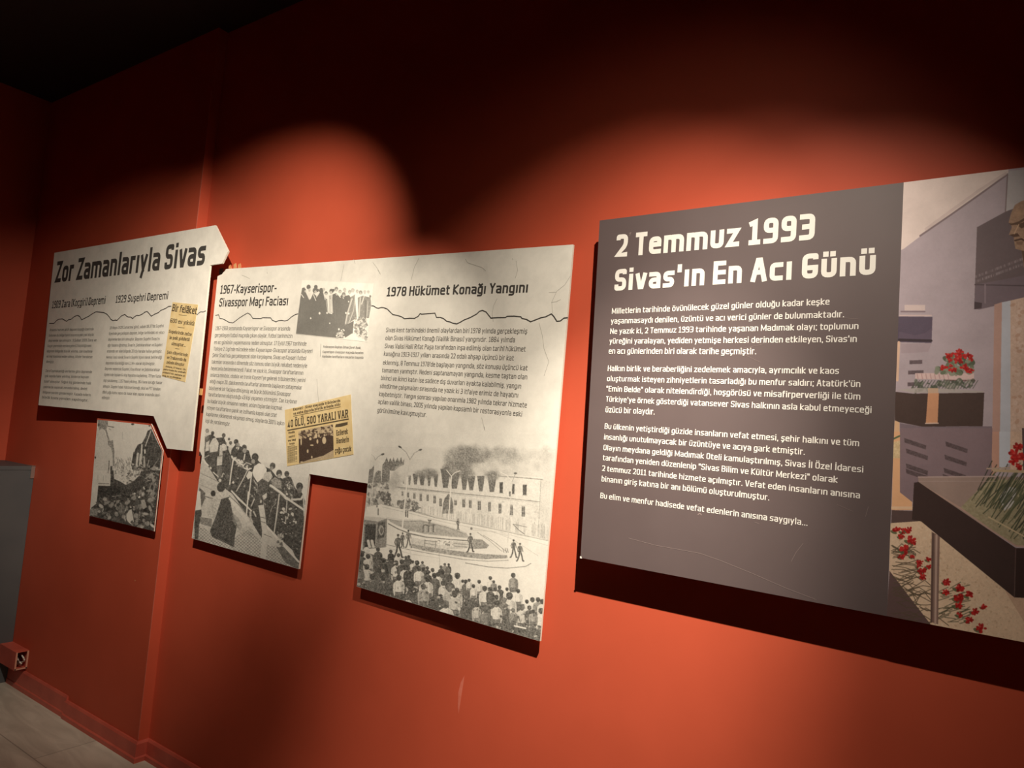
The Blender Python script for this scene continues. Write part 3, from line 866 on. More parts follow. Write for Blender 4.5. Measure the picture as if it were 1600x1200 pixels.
    c.poly([(1120, 690), (1210, 690), (1410, 900), (1408, 985), (1240, 900)], .42, .8, .2)
    # right-hand dark crowd with posts
    for p, w, g in (([(765, -10), (750, 160), (738, 290)], 18, .92), ([(570, 0), (760, 190), (800, 230)], 20, .92), ([(1160, 20), (1130, 260), (1075, 640)], 16, .85), ([(1260, 90), (1240, 370)], 12, .8),
                    ([(1240, 60), (1330, 120), (1480, 222)], 26, .88), ([(1320, 90), (1440, 80), (1470, 30)], 26, .85), ([(1470, 40), (1480, 290)], 16, .82), ([(1050, 240), (1070, 180), (1120, 130)], 8, .7), ([(1010, 400), (1050, 240)], 6, .6),
                    ([(790, 250), (790, 330), (815, 380)], 26, .76), ([(840, 80), (800, 170)], 14, .85), ([(830, 240), (860, 300)], 18, .8), ([(1000, 430), (1200, 650), (1408, 884)], 24, .93), ([(1000, 430), (1020, 460)], 26, .95)):
        c.line(p, w, g)
    c.poly([(892, 165), (920, 145), (962, 152), (985, 330), (1018, 560), (1000, 700), (985, 868), (912, 845), (935, 620), (940, 480)], .86, 1, .08)
    c.line([(910, 310), (980, 325)], 8, .45); c.line([(920, 365), (995, 390)], 8, .5); c.line([(960, 530), (1060, 570)], 7, .45)
    c.poly([(895, 110), (925, 85), (955, 110), (950, 155), (900, 160)], .4); c.ell(925, 110, 10, 22, .85)
    c.specks([(1170, 200), (1390, 200), (1390, 390), (1200, 390)], 26, 15, [.92, .85, .3], .9, 2)
    c.specks([(1050, 300), (1440, 400), (1430, 780), (1200, 620), (1060, 600)], 26, 9, [.8, .6, .5], .8)
    c.specks([(1130, 560), (1210, 480), (1200, 700), (1130, 690)], 26, 18, [.86, .75, .5], .9, 2)
    c.poly([(940, 40), (1000, 0), (1000, 60), (960, 90)], .85, 1, .2)
    return c

# ---- picture: quake ruins
def paint_ruins():
    c = Canvas(130, 645, 262, 850, 3.2, (.88,) * 3)
    c.view(135, 650, 12.8)
    c.poly([(150, 40), (1560, 40), (1560, 1200), (150, 1200)], .90, 1, .03)
    c.poly([(180, 240), (330, 240), (420, 480), (500, 640), (550, 800), (545, 1200), (100, 1200)], .84, .9, .05)
    c.poly([(225, 60), (430, 100), (430, 180), (400, 260), (440, 400), (470, 500), (530, 480), (560, 700), (555, 1000), (530, 1000), (525, 760), (490, 640), (440, 580), (420, 450), (380, 300), (310, 240), (260, 290), (230, 200)], .60, .95, .22)
    c.line([(430, 205), (545, 225)], 18, .52); c.line([(455, 255), (490, 280)], 12, .6)
    c.line([(720, 320), (722, 460)], 14, .78, .7)
    c.line([(455, 900), (440, 1140)], 20, .46); c.poly([(480, 1000), (520, 1000), (520, 1160), (470, 1160)], .4)
    # brush in the gap
    for _ in range(120):
        x = 560 + rs.rand() * 330; y = 820 + rs.rand() * 340
        c.line([(x, y), (x + rs.randn() * 20, y + 30 + rs.rand() * 80)], 10, [.5, .6, .95, .4][rs.randint(4)], .6)
    # leaning timber mass on the right
    c.poly([(900, 1200), (925, 850), (980, 660), (1030, 570), (1110, 545), (1190, 400), (1220, 300), (1300, 255), (1400, 480), (1510, 700), (1450, 1200)], .36, 1, .14)
    for p, w, g in (([(1290, 300), (1180, 600)], 16, .85), ([(1110, 580), (1100, 780)], 30, .86), ([(1030, 750), (1000, 1000)], 40, .84), ([(1170, 680), (1170, 740)], 26, .92), ([(1250, 880), (1190, 1140)], 18, .7),
                    ([(1450, 850), (1340, 1010), (1240, 1100)], 16, .6), ([(1090, 780), (1080, 1000)], 60, .82), ([(1150, 820), (1160, 1000)], 40, .76), ([(1130, 850), (1120, 900)], 40, .4), ([(950, 720), (900, 1000)], 14, .3),
                    ([(1310, 360), (1330, 480)], 20, .5), ([(1380, 560), (1360, 700)], 16, .46)):
        c.line(p, w, g)
    c.specks([(930, 960), (1250, 1000), (1440, 1000), (1440, 1150), (930, 1150)], 70, 36, [.85, .4, .6, .3, .75], .8, 4)
    c.ell(925, 165, 32, 20, .34); c.ell(1262, 195, 20, 20, .40); c.ell(250, 180, 26, 30, .42); c.ell(178, 832, 16, 24, .3)
    c.view(135, 735, 12)
    c.poly([(130, 0), (450, 0), (440, 290), (225, 285), (170, 690), (95, 600)], .88, 1, .04)
    c.line([(230, 245), (420, 250)], 16, .6); c.poly([(230, 255), (430, 262), (428, 285), (230, 280)], .86)
    for x in (215, 365, 320):
        c.line([(x, 100), (x - 3, 210)], 7, .72)
    c.line([(412, -10), (405, 50)], 14, .5)
    c.poly([(222, 285), (445, 290), (460, 0), (510, 0), (520, 160), (620, 200), (740, 270), (850, 220), (1000, 60), (1100, 0), (1400, 0), (1340, 420), (1270, 1150), (60, 900), (90, 700), (190, 620)], .36, 1, .14)
    c.poly([(225, 290), (640, 300), (640, 420), (300, 500), (205, 590)], .28, .9, .06)
    c.poly([(520, 0), (1030, 0), (1000, 80), (900, 190), (820, 225), (740, 262), (620, 190), (530, 130)], .86, .9, .24)
    c.specks([(520, 0), (1020, 0), (980, 120), (740, 250), (560, 130)], 40, 26, [.5, .95, .6, .4], .8, 4)
    stones = [(200, 560), (500, 470), (900, 400), (1100, 300), (1300, 700), (1290, 1120), (900, 1040), (300, 880), (90, 840), (90, 720)]
    c.specks(stones, 190, 34, [.45, .52, .62, .30, .70, .26, .38], .85, 2.2)
    c.specks([(1050, 120), (1330, 20), (1330, 420), (1250, 700), (1150, 400)], 60, 40, [.5, .62, .3, .7], .75, 6)
    c.poly([(60, 740), (130, 700), (210, 760), (200, 850), (60, 840)], .62, 1, .2)
    for x, y, a, b, g, r in ((350, 540, 40, 36, .70, .4), (275, 670, 50, 30, .80, .6), (390, 610, 70, 18, .62, -.5), (240, 770, 24, 24, .78, 0), (660, 735, 75, 95, .50, 0), (565, 820, 36, 48, .66, -.5), (770, 600, 60, 34, .66, -.6),
                             (480, 640, 34, 50, .60, .5), (430, 890, 40, 24, .76, -.6), (720, 905, 14, 60, .74, -.35), (530, 915, 30, 36, .5, 0), (1195, 715, 26, 60, .74, -.3), (1110, 815, 60, 24, .78, .1), (990, 500, 24, 16, .95, -.6), (905, 435, 20, 18, .84, 0),
                             (1055, 445, 18, 30, .84, 0), (1080, 330, 14, 30, .88, -.4), (945, 940, 28, 30, .66, 0), (1075, 940, 28, 34, .6, 0), (1040, 1060, 30, 30, .80, 0), (1155, 990, 22, 40, .72, 0), (1240, 1040, 60, 22, .90, .7), (830, 690, 16, 14, .85, 0), (890, 685, 14, 12, .85, 0), (735, 740, 14, 36, .74, .3)):
        c.ell(x, y, a, b, g, 1, .16, r)
    c.line([(660, 660), (655, 800)], 14, .66); c.line([(620, 680), (630, 790)], 8, .6)
    c.poly([(1015, 560), (1090, 545), (1135, 690), (1060, 730)], .74, 1, .1); c.poly([(1060, 730), (1135, 695), (1130, 750), (1075, 780)], .22)
    c.poly([(750, 840), (790, 760), (845, 725), (865, 820), (890, 960), (880, 1030), (800, 985), (755, 920)], .92, 1, .05)
    c.poly([(820, 970), (860, 930), (890, 980), (880, 1035)], .5)
    for p, w, g in (([(1220, 250), (1150, 460)], 10, .75), ([(1270, 330), (1240, 560)], 24, .66), ([(1230, 60), (1250, 200)], 30, .7), ([(1100, 160), (1230, 70)], 10, .8), ([(1000, 780), (990, 880)], 14, .66), ([(480, 490), (640, 470)], 14, .62),
                    ([(300, 770), (320, 720)], 12, .85), ([(870, 770), (900, 850)], 10, .7), ([(920, 860), (1010, 930)], 8, .75)):
        c.line(p, w, g)
    return c

# ---- picture: officials in dark coats
def paint_officials():
    c = Canvas(455, 425, 595, 545, 5, (.97,) * 3)
    c.view(455, 425, 10)
    c.poly([(160, 120), (1300, 180), (1190, 1095), (70, 970)], .99, 1, .02)
    dark = [(150, 355), (170, 250), (210, 240), (235, 330), (300, 430), (345, 330), (400, 380), (450, 320), (500, 320), (540, 420), (560, 420), (580, 640), (640, 660), (645, 350), (700, 330), (760, 390), (800, 340), (850, 370), (905, 360), (930, 400),
            (880, 640), (860, 720), (840, 830), (980, 760), (960, 960), (830, 1035), (700, 1030), (75, 965), (110, 650)]
    c.poly(dark, .52, 1, .015)
    # heads: hair and faces
    for x, y, r, g in ((200, 290, 32, .52), (272, 235, 32, .50), (385, 235, 28, .50), (372, 290, 36, .52), (412, 285, 22, .52), (470, 290, 34, .52), (545, 330, 24, .52), (628, 300, 32, .52), (660, 285, 18, .5), (705, 265, 28, .62), (763, 305, 24, .70),
                       (820, 350, 30, .62), (835, 275, 24, .82), (915, 310, 26, .74), (962, 285, 28, .80), (1030, 300, 22, .78), (1085, 320, 28, .66), (1150, 310, 22, .84), (1205, 310, 20, .80), (1235, 380, 16, .6)):
        c.ell(x, y, r, r * 1.2, g, 1, .04)
    for x, y, r in ((222, 300, 14), (285, 285, 22), (380, 310, 18), (512, 270, 20), (545, 345, 15), (622, 325, 20), (708, 285, 18), (765, 318, 16), (822, 372, 16), (838, 300, 18), (914, 330, 16), (965, 300, 18), (1032, 320, 14), (1083, 338, 16), (1150, 330, 14), (1206, 325, 12)):
        c.ell(x, y, r, r * 1.25, .88)
        c.ell(x - r * .35, y - r * .25, r * .3, r * .16, .60); c.ell(x + r * .35, y - r * .25, r * .3, r * .16, .62); c.line([(x, y - r * .1), (x + r * .1, y + r * .25)], r * .15, .72); c.line([(x - r * .3, y + r * .6), (x + r * .3, y + r * .6)], r * .18, .64)
    for p in ([(160, 350), (195, 400)], [(235, 320), (285, 430)], [(345, 350), (385, 445)], [(430, 340), (395, 390)], [(505, 320), (530, 430)], [(300, 330), (285, 420)], [(755, 385), (770, 395)], [(810, 400), (818, 415)], [(700, 350), (715, 360)]):
        c.line(p, 12, .95)
    c.poly([(240, 300), (300, 330), (285, 420)], .96)
    c.poly([(590, 370), (640, 360), (655, 640), (590, 640)], .84, 1, .08); c.line([(618, 380), (630, 620)], 10, .95); c.line([(605, 370), (612, 420)], 10, .5)
    c.line([(545, 430), (570, 620)], 8, .85)
    # wreath and spade, mourners on the right
    c.poly([(930, 390), (1000, 350), (1040, 700), (960, 760), (830, 840), (870, 680)], .62, 1, .2)
    c.line([(950, 420), (880, 640), (850, 800)], 22, .86, .9); c.line([(1000, 400), (975, 600), (900, 800)], 16, .82, .8)
    c.poly([(1040, 400), (1120, 370), (1240, 400), (1250, 520), (1215, 720), (1050, 730)], .62, 1, .22)
    c.line([(1080, 400), (1060, 690)], 18, .85); c.line([(1140, 380), (1100, 500)], 16, .9); c.line([(1160, 450), (1160, 760)], 30, .55); c.line([(1200, 460), (1180, 700)], 12, .8)
    c.line([(1000, 370), (1020, 600), (1040, 800)], 16, .98)
    c.specks([(990, 720), (1180, 720), (1180, 1050), (990, 1000)], 130, 22, [.97, .6, .9, .75, .55], .9, 2)
    c.poly([(830, 1035), (950, 960), (1000, 980), (1000, 1060)], .97)
    c.specks([(700, 960), (830, 880), (830, 1030), (700, 1030)], 40, 16, [.95, .8, .5], .95, 2)
    for x, y, r in ((443, 645, 15), (305, 722, 11), (560, 640, 12), (602, 800, 9), (855, 640, 12), (900, 650, 12), (897, 463, 9), (745, 895, 13), (785, 915, 10)):
        c.ell(x, y, r, r * 1.3, .96)
    for p in ([(530, 700), (520, 860)], [(170, 450), (150, 800)], [(680, 450), (690, 800)]):
        c.line(p, 6, .57)
    return c

# ---- picture: newsprint photo
def paint_newsphoto():
    c = Canvas(462, 660, 526, 728, 5, (.86, .80, .60))
    c.view(440, 600, 8.575)
    c.poly([(225, 630), (690, 540), (700, 980), (235, 1065)], (.82, .76, .60), 1, .2)
    c.poly([(225, 700), (400, 680), (690, 640), (700, 880), (560, 960), (380, 1010), (235, 1060)], (.36, .31, .26), 1, .14)
    c.specks([(225, 630), (690, 550), (695, 700), (225, 740)], 110, 18, [(.36, .31, .26), (.5, .44, .36), (.9, .84, .66)], .9, 2)
    for x, y, a, b in ((385, 735, 16, 20), (570, 755, 26, 48), (460, 700, 20, 26), (262, 770, 8, 50), (480, 770, 12, 30), (350, 900, 12, 24), (405, 980, 10, 18), (575, 685, 12, 12), (405, 820, 24, 10), (270, 1045, 20, 8)):
        c.ell(x, y, a, b, (.92, .86, .68))
    return c

# ---- picture: memorial room with carnations (colour)
def bloom(c, x, y, r):
    """one frilled carnation head"""
    for _ in range(11):
        a, t = rs.rand() * 6.28, r * (.35 + .5 * rs.rand())
        q = r * (.28 + .22 * rs.rand())
        v = .62 + .30 * rs.rand()
        c.ell(x + math.cos(a) * t, y + math.sin(a) * t * .85, q, q * .7, (v, v * .24, v * .22), .95, .2, a)
    c.ell(x, y, r * .45, r * .38, (.74, .15, .14), .9, .2)
    c.ell(x - r * .2, y - r * .25, r * .25, r * .2, (.94, .36, .32), .8, .1)
def paint_memorial():
    c = Canvas(1380, 240, 1790, 1080, 1.8, (.80, .75, .74))
    wall = (.80, .76, .77)
    c.poly([(1380, 240), (1790, 240), (1790, 1080), (1380, 1080)], wall, 1, .02)
    c.view(1400, 255, 4.9)
    ceil = (1.02, .97, .91)
    c.poly([(-40, 700), (60, 655), (185, 560), (860, 80), (860, -40), (-40, -40)], ceil, 1, .015)
    c.line([(185, 556), (420, 395), (640, 240), (856, 84)], 14, (.60, .54, .54))
    c.line([(230, 505), (420, 365), (640, 205), (840, 80)], 22, (.92, .86, .82), .7)
    c.poly([(852, 84), (870, 60), (2000, -60), (2000, 900), (838, 370)], (.84, .84, .82), 1, .02)
    c.line([(854, 84), (838, 366)], 10, (.62, .56, .55))
    # dark sign with lettering
    sign = (.50, .45, .45)
    c.poly([(620, 490), (840, 370), (1000, 310), (1900, 100), (1900, 780), (980, 925), (605, 1000), (598, 1118)], sign, 1, .02)
    c.poly([(608, 930), (980, 860), (1900, 700), (1900, 800), (980, 1040), (640, 1120), (598, 1118)], (.54, .49, .51), 1, .02)
    c.line([(605, 930), (980, 938)], 10, (.42, .37, .38))
    c.poly([(600, 1060), (660, 1070), (655, 1110), (598, 1118)], (.36, .31, .32))
    c.line([(682, 930), (682, 1070)], 10, (.66, .60, .62))
    for k, (ya, yb) in enumerate(((868, 728), (906, 770))):
        for t in np.arange(0, 1.6, .02):
            x = 612 + (980 - 612) * t
            y = ya + (yb - ya) * t
            c.line([(x, y - 8), (x + 2, y + 8)], 4, (.86, .82, .82), .8 * rs.rand())
    # bronze head
    br = (.74, .62, .50)
    c.poly([(862, 455), (880, 385), (910, 320), (960, 290), (1040, 268), (1140, 290), (1210, 360), (1230, 480), (1200, 600), (1150, 690), (1130, 800), (980, 800), (960, 668), (915, 655), (905, 600), (900, 552), (864, 548), (888, 488), (872, 462)], br, 1, .12)
    c.poly([(862, 456), (885, 462), (940, 445), (980, 420), (1050, 425), (1050, 445), (985, 440), (930, 470), (880, 476)], (.46, .36, .28))
    c.poly([(925, 470), (990, 446), (1010, 480), (960, 500)], (.44, .34, .26)); c.poly([(870, 548), (930, 535), (950, 560), (900, 566)], (.42, .32, .25))
    c.line([(912, 592), (960, 580), (990, 596)], 14, (.40, .30, .24)); c.poly([(920, 600), (975, 598), (965, 625), (925, 622)], (.62, .50, .40))
    c.line([(940, 470), (905, 540)], 8, (.92, .78, .62)); c.ell(940, 380, 50, 40, (.84, .70, .55), .6, 0, 0, .8); c.poly([(960, 668), (1130, 690), (1130, 800), (985, 800)], (.46, .38, .31))
    c.ell(1110, 500, 34, 60, (.60, .49, .39), 1, .1)
    # shelf, dark box
    c.poly([(66, 1085), (222, 1085), (222, 1128), (66, 1128)], (.94, .88, .84)); c.line([(40, 1136), (220, 1136)], 12, (.62, .56, .57))
    c.line([(30, 1166), (270, 1166)], 10, (.94, .86, .82))
    c.view(1390, 460, 5)
    c.poly([(60, 172), (335, 175), (328, 380), (60, 372)], (.42, .38, .44), 1, .02)
    c.poly([(75, 290), (200, 320), (280, 300), (332, 262), (328, 350), (70, 348)], (.47, .42, .48), .8); c.line([(75, 355), (325, 362)], 20, (.30, .26, .28))
    c.line([(72, 375), (60, 670)], 20, (1.0, .86, .72))
    c.poly([(85, 385), (330, 380), (300, 450), (90, 460)], (.74, .68, .69), .6)
    for x, y, w in ((205, 528, 100), (205, 608, 120), (190, 700, 100)):
        c.poly([(x - w / 2, y - 12), (x + w / 2, y - 16), (x + w / 2, y + 14), (x - w / 2, y + 18)], (.44, .39, .40), .9, .12)
    # wooden post and window jamb
    c.poly([(818, 80), (880, 60), (862, 1240), (800, 1240)], (.84, .70, .63), 1, .02)
    c.poly([(878, 62), (945, 48), (955, 1240), (860, 1240)], (.86, .90, .92), 1, .015)
    c.poly([(945, 48), (2000, -200), (2000, 1300), (945, 1300)], (.92, .82, .72), 1, .10)
    c.specks([(950, 60), (1050, 40), (1050, 1100), (950, 1100)], 50, 16, [(.98, .90, .82), (.80, .64, .52)], .5)
    # tray with carnations
    c.poly([(200, 615), (660, 615), (660, 670), (200, 660)], (.98, .88, .84), 1, .06)
    for x in range(215, 470, 34):
        c.line([(x, 622), (x + 8, 660)], 8, (.84, .70, .68), .8)
    c.line([(440, 672), (665, 674)], 12, (.60, .48, .47))
    c.specks([(340, 615), (400, 530), (440, 480), (540, 460), (640, 480), (650, 615)], 40, 26, [(.36, .42, .32), (.48, .54, .42), (.62, .66, .56)], .9, 2)
    for x, y, r in ((465, 475, 32), (545, 460, 34), (600, 478, 30), (632, 495, 26), (540, 510, 36), (470, 515, 18), (430, 570, 30), (495, 590, 28), (480, 560, 16), (585, 575, 30), (630, 598, 26)):
        bloom(c, x, y, r * 1.08)
    c.specks([(150, 690), (660, 670), (640, 720), (200, 760)], 70, 22, [(.36, .40, .33), (.74, .74, .68), (.5, .54, .46)], .75, 5)
    for x in range(170, 660, 24):
        c.line([(x + 40, 672), (x, 735)], 6, (.34, .37, .32), .7)
    c.poly([(60, 745), (190, 770), (730, 768), (735, 755), (400, 735), (200, 730)], (.80, .79, .74), .8)
    # dark counter and column lamp
    c.poly([(40, 760), (180, 775), (740, 768), (728, 1030), (640, 1030), (260, 1035), (80, 1000), (40, 985)], (.36, .30, .27), 1, .02)
    c.poly([(300, 770), (385, 770), (375, 1005), (283, 1005)], (.98, .74, .55), .95, .02)
    c.poly([(300, 732), (380, 732), (380, 772), (300, 772)], (.92, .80, .66), .9)
    c.line([(280, 1008), (380, 1006)], 8, (1.0, .9, .8))
    c.poly([(80, 1005), (260, 1035), (735, 1030), (800, 1030), (800, 1260), (80, 1260)], (.58, .53, .55), 1, .02)
    c.poly([(40, 985), (78, 1000), (78, 1300), (25, 1300)], (1.02, .86, .66), 1)
    c.line([(40, 1150), (75, 1120)], 12, (.40, .50, .36))
    for x, y in ((205, 1065), (200, 1155), (480, 1155)):
        c.poly([(x - 75, y - 22), (x + 70, y + 8), (x + 72, y + 32), (x - 72, y + 2)], (.45, .40, .40), .9, .12)
    c.view(1380, 680, 3.636)
    # lower half: dark wall, names, glass table
    dk = (.62, .55, .56)
    c.poly([(95, -40), (620, -40), (620, 235), (210, 235), (165, 380), (95, 325)], dk, 1, .02)
    c.poly([(620, -20), (660, -20), (660, 200), (615, 235)], (.90, .72, .62))
    c.poly([(660, -20), (722, -20), (720, 160), (660, 200)], (.90, .95, .97))
    c.poly([(722, -20), (2000, -20), (2000, 300), (720, 200)], (.95, .84, .72), 1, .12)
    c.poly([(788, -40), (2000, -40), (2000, 260), (798, 260)], (.42, .36, .35))
    for x, y in ((180, 40), (190, 100), (190, 185), (190, 215), (415, 60), (410, 135), (405, 210), (400, 245)):
        c.poly([(x - 62, y - 25), (x + 65, y + 18), (x + 62, y + 42), (x - 58, y + 2)], (.42, .37, .37), .9, .16)
    c.poly([(60, -20), (95, -20), (95, 325), (165, 380), (165, 425), (48, 425)], (1.05, .84, .62))
    c.poly([(55, 40), (95, 30), (95, 130), (55, 130)], (.98, .92, .70), .8, .3); c.line([(60, 20), (92, 5)], 10, (.42, .52, .36))
    c.line([(48, 412), (165, 412)], 14, (1.05, .92, .74))
    c.poly([(48, 425), (170, 430), (215, 490), (45, 505)], (.42, .35, .33))
    # carpet
    c.poly([(40, 500), (215, 488), (280, 545), (760, 905), (2000, 1000), (2000, 1400), (20, 1400)], (1.02, .92, .76), 1, .09)
    c.specks([(60, 520), (230, 510), (700, 880), (800, 1180), (300, 1080), (60, 780)], 420, 5, [(1.05, 1.0, .86), (.84, .72, .56)], .45)
    c.poly([(690, 880), (760, 920), (2000, 960), (2000, 1080), (800, 1060)], (.86, .72, .60), .6, .06)
    # dark floor edge, stems
    c.poly([(36, 770), (270, 1075), (270, 1120), (10, 1120), (20, 1000)], (.46, .38, .36), 1, .02)
    for _ in range(60):
        t = rs.rand(); x = 45 + 230 * t * rs.rand(); y = 600 + 430 * t + rs.rand() * 60
        c.line([(x, y), (x + 40 + rs.rand() * 60, y + rs.randn() * 26), (x + 110 + rs.rand() * 30, y + rs.randn() * 20)], 5, (.42, .38, .30), .8)
    for _ in range(40):
        x = 300 + rs.rand() * 150; y = 860 + rs.rand() * 210
        c.line([(x, y), (x + 60, y - 20 + rs.randn() * 10)], 5, (.42, .42, .32), .8)
    flowers = [(75, 540, 22), (115, 545, 18), (145, 540, 20), (105, 575, 18), (155, 595, 24), (170, 610, 16), (122, 650, 26), (105, 690, 18), (165, 690, 14), (210, 720, 18), (222, 770, 22), (228, 805, 18), (262, 705, 18), (258, 745, 16), (200, 745, 14),
               (360, 835, 20), (432, 865, 26), (355, 890, 20), (485, 908, 22), (432, 925, 28), (425, 965, 24), (520, 1000, 22), (570, 975, 16), (490, 1050, 22), (435, 1020, 18), (555, 1095, 28)]
    for x, y, r in flowers:
        c.ell(x - r * .7, y + r * .5, r * .9, r * .4, (.42, .46, .32), .9, .1, .4)
        bloom(c, x, y, r * 1.08)
    # steel leg
    c.poly([(275, 548), (322, 575), (312, 1075), (268, 1060)], (.62, .52, .46), 1, .02)
    c.line([(303, 570), (296, 1070)], 12, (.86, .76, .68)); c.line([(284, 560), (274, 1060)], 10, (.46, .38, .34))
    # table top and front
    c.poly([(200, 235), (640, 232), (1200, 260), (1200, 640), (750, 632), (200, 275)], (.74, .66, .60), 1, .02)
    c.poly([(440, 410), (600, 250), (1100, 260), (1100, 640), (760, 625), (600, 530)], (.74, .72, .56), .9, .16)
    c.poly([(700, 290), (760, 300), (740, 400), (690, 430), (660, 360)], (.94, .95, .92), .9, .08)
    for _ in range(110):
        x = 500 + rs.rand() * 330; y = 300 + rs.rand() * 300
        if y - 250 > (x - 420) * .95 + 60:
            continue
        c.line([(x, y), (x + 70 + rs.rand() * 60, y - 110 - rs.rand() * 60)], 6, [(.34, .38, .28), (.44, .46, .34), (.28, .30, .24)][rs.randint(3)], .85)
    c.line([(630, 200), (900, 210)], 16, (.86, .78, .62)); c.line([(590, 190), (720, 185)], 8, (.84, .76, .66))
    for x, y, r in ((765, 70, 26), (750, 110, 28), (780, 130, 28), (740, 150, 22), (770, 180, 20)):
        bloom(c, x, y, r * 1.15)
    c.line([(200, 238), (640, 234)], 7, (.84, .76, .72)); c.line([(205, 262), (640, 262)], 4, (.84, .76, .72), .6)
    c.line([(200, 272), (440, 415), (600, 530), (755, 630), (1200, 640)], 9, (.84, .72, .64))
    c.line([(600, 465), (800, 575)], 8, (.90, .84, .66))
    c.poly([(200, 265), (175, 270), (163, 480), (215, 490), (745, 922), (2000, 980), (2000, 640), (752, 640)], (.31, .25, .23), 1, .015)
    c.line([(753, 640), (746, 918)], 5, (.46, .38, .35))
    c.poly([(755, 645), (2000, 645), (2000, 980), (748, 920)], (.26, .20, .18), .8)
    return c

# ------------------------------------------------------------------ the room
J = 0.047                       # the left stretch of wall stands this far forward
XJ = -2.985                     # where it steps back
XL, XR, YF, ZC = -4.68, 2.6, -4.6, 3.27
def sheet(name, pts, faces, mat):
    return structure(mesh_obj(name, pts, faces, mat))
path = [(XL, -J), (XJ, -J), (XJ, 0.0), (XR, 0.0)]
wv = [(x, y, z) for x, y in path for z in (0, ZC)] + [(XR, .12, 0), (XR, .12, ZC), (XL, .12, 0), (XL, .12, ZC)]
wall_back = sheet('wall_back', wv, [(0, 2, 3, 1), (2, 4, 5, 3), (4, 6, 7, 5), (6, 8, 9, 7), (8, 10, 11, 9), (10, 0, 1, 11), (1, 3, 5, 7, 9, 11), (10, 8, 6, 4, 2, 0)], M_WALL)
structure(box('wall_left', XL - .12, XL, YF, .12, 0, ZC, M_WALL))
structure(box('wall_right', XR, XR + .12, YF, .12, 0, ZC, M_WALL))
structure(box('wall_front', XL - .12, XR + .12, YF - .12, YF, 0, ZC, M_WALL))
structure(box('ceiling', XL - .12, XR + .12, YF - .12, .12, ZC, ZC + .1, M_CEIL))

M_FLOOR = new_mat('grey_stone_tile', (.33, .29, .24), 0.45, 0.4)
b = M_FLOOR.node_tree.nodes['Principled BSDF']
g = N(M_FLOOR, 'ShaderNodeNewGeometry')
mp = N(M_FLOOR, 'ShaderNodeMapping')
mp.inputs['Location'].default_value = (0.29, 0.315, 0)
L(M_FLOOR, g.outputs['Position'], mp.inputs['Vector'])
br = N(M_FLOOR, 'ShaderNodeTexBrick')
br.offset = 0.5
br.inputs['Scale'].default_value = 1.0
br.inputs['Brick Width'].default_value = 1.2
br.inputs['Row Height'].default_value = 0.6
br.inputs['Mortar Size'].default_value = 0.0025
br.inputs['Color1'].default_value = (1, 1, 1, 1)
br.inputs['Color2'].default_value = (.95, .95, .95, 1)
br.inputs['Mortar'].default_value = (.55, .55, .55, 1)
L(M_FLOOR, mp.outputs[0], br.inputs['Vector'])
mp2 = N(M_FLOOR, 'ShaderNodeMapping')
mp2.inputs['Scale'].default_value = (2.2, 9, 1)
mp2.inputs['Rotation'].default_value = (0, 0, .5)
L(M_FLOOR, g.outputs['Position'], mp2.inputs['Vector'])
ns = N(M_FLOOR, 'ShaderNodeTexNoise')
ns.inputs['Scale'].default_value = 1.5
ns.inputs['Detail'].default_value = 8
ns.inputs['Distortion'].default_value = 1.2
L(M_FLOOR, mp2.outputs[0], ns.inputs['Vector'])
rp = N(M_FLOOR, 'ShaderNodeValToRGB')
rp.color_ramp.elements[0].position = .35
rp.color_ramp.elements[1].position = .68
rp.color_ramp.elements[0].color = (.50, .445, .36, 1)
rp.color_ramp.elements[1].color = (.66, .60, .49, 1)
L(M_FLOOR, ns.outputs['Fac'], rp.inputs['Fac'])
mx = N(M_FLOOR, 'ShaderNodeMix', data_type='RGBA', blend_type='MULTIPLY')
mx.inputs['Factor'].default_value = 1
L(M_FLOOR, rp.outputs['Color'], mx.inputs[6]); L(M_FLOOR, br.outputs['Color'], mx.inputs[7])
L(M_FLOOR, mx.outputs[2], b.inputs['Base Color'])
structure(box('floor', XL - .12, XR + .12, YF - .12, .12, -.1, 0, M_FLOOR))

def skirting(name, pts, profile, mat):
    """profile (depth, z) swept along a floor path, room on the right-hand side"""
    n = len(pts)
    V, F = [], []
    for i, p in enumerate(pts):
        p = np.array(p)
        a = p - np.array(pts[i - 1]) if i else np.array(pts[1]) - p
        c_ = np.array(pts[i + 1]) - p if i < n - 1 else p - np.array(pts[-2])
        na = np.array([a[1], -a[0]]) / np.linalg.norm(a); nc = np.array([c_[1], -c_[0]]) / np.linalg.norm(c_)
        mt = na + nc
        mt = mt / (mt @ na)
        for d, z in profile:
            V.append((*(p + mt * d), z))
    k = len(profile)
    for i in range(n - 1):
        for j in range(k):
            F.append((i * k + j, (i + 1) * k + j, (i + 1) * k + (j + 1) % k, i * k + (j + 1) % k))
    F += [tuple(range(k))[::-1], tuple((n - 1) * k + j for j in range(k))]
    return structure(mesh_obj(name, V, F, mat))
PROF = [(0, 0), (.019, 0), (.019, .018), (.0125, .023), (.0115, .074), (.006, .083), (0, .083)]
PL_SK = Plane(-J - .012)
xs_split = float(PL_SK.at((100, 1098))[0])
PROF_B = [(0, 0), (.013, 0), (.013, .022), (.009, .026), (.009, .092), (.004, .102), (0, .102)]
skirting('baseboard_back', [(xs_split, -J), (XJ, -J), (XJ, 0), (XR, 0)], PROF, M_SKIRT)
skirting('baseboard_left', [(XL, YF + .2), (XL, -J)], PROF, M_SKIRT)
skirting('baseboard_corner', [(-4.279, -J), (xs_split + .012, -J)], PROF_B, M_SKIRT)

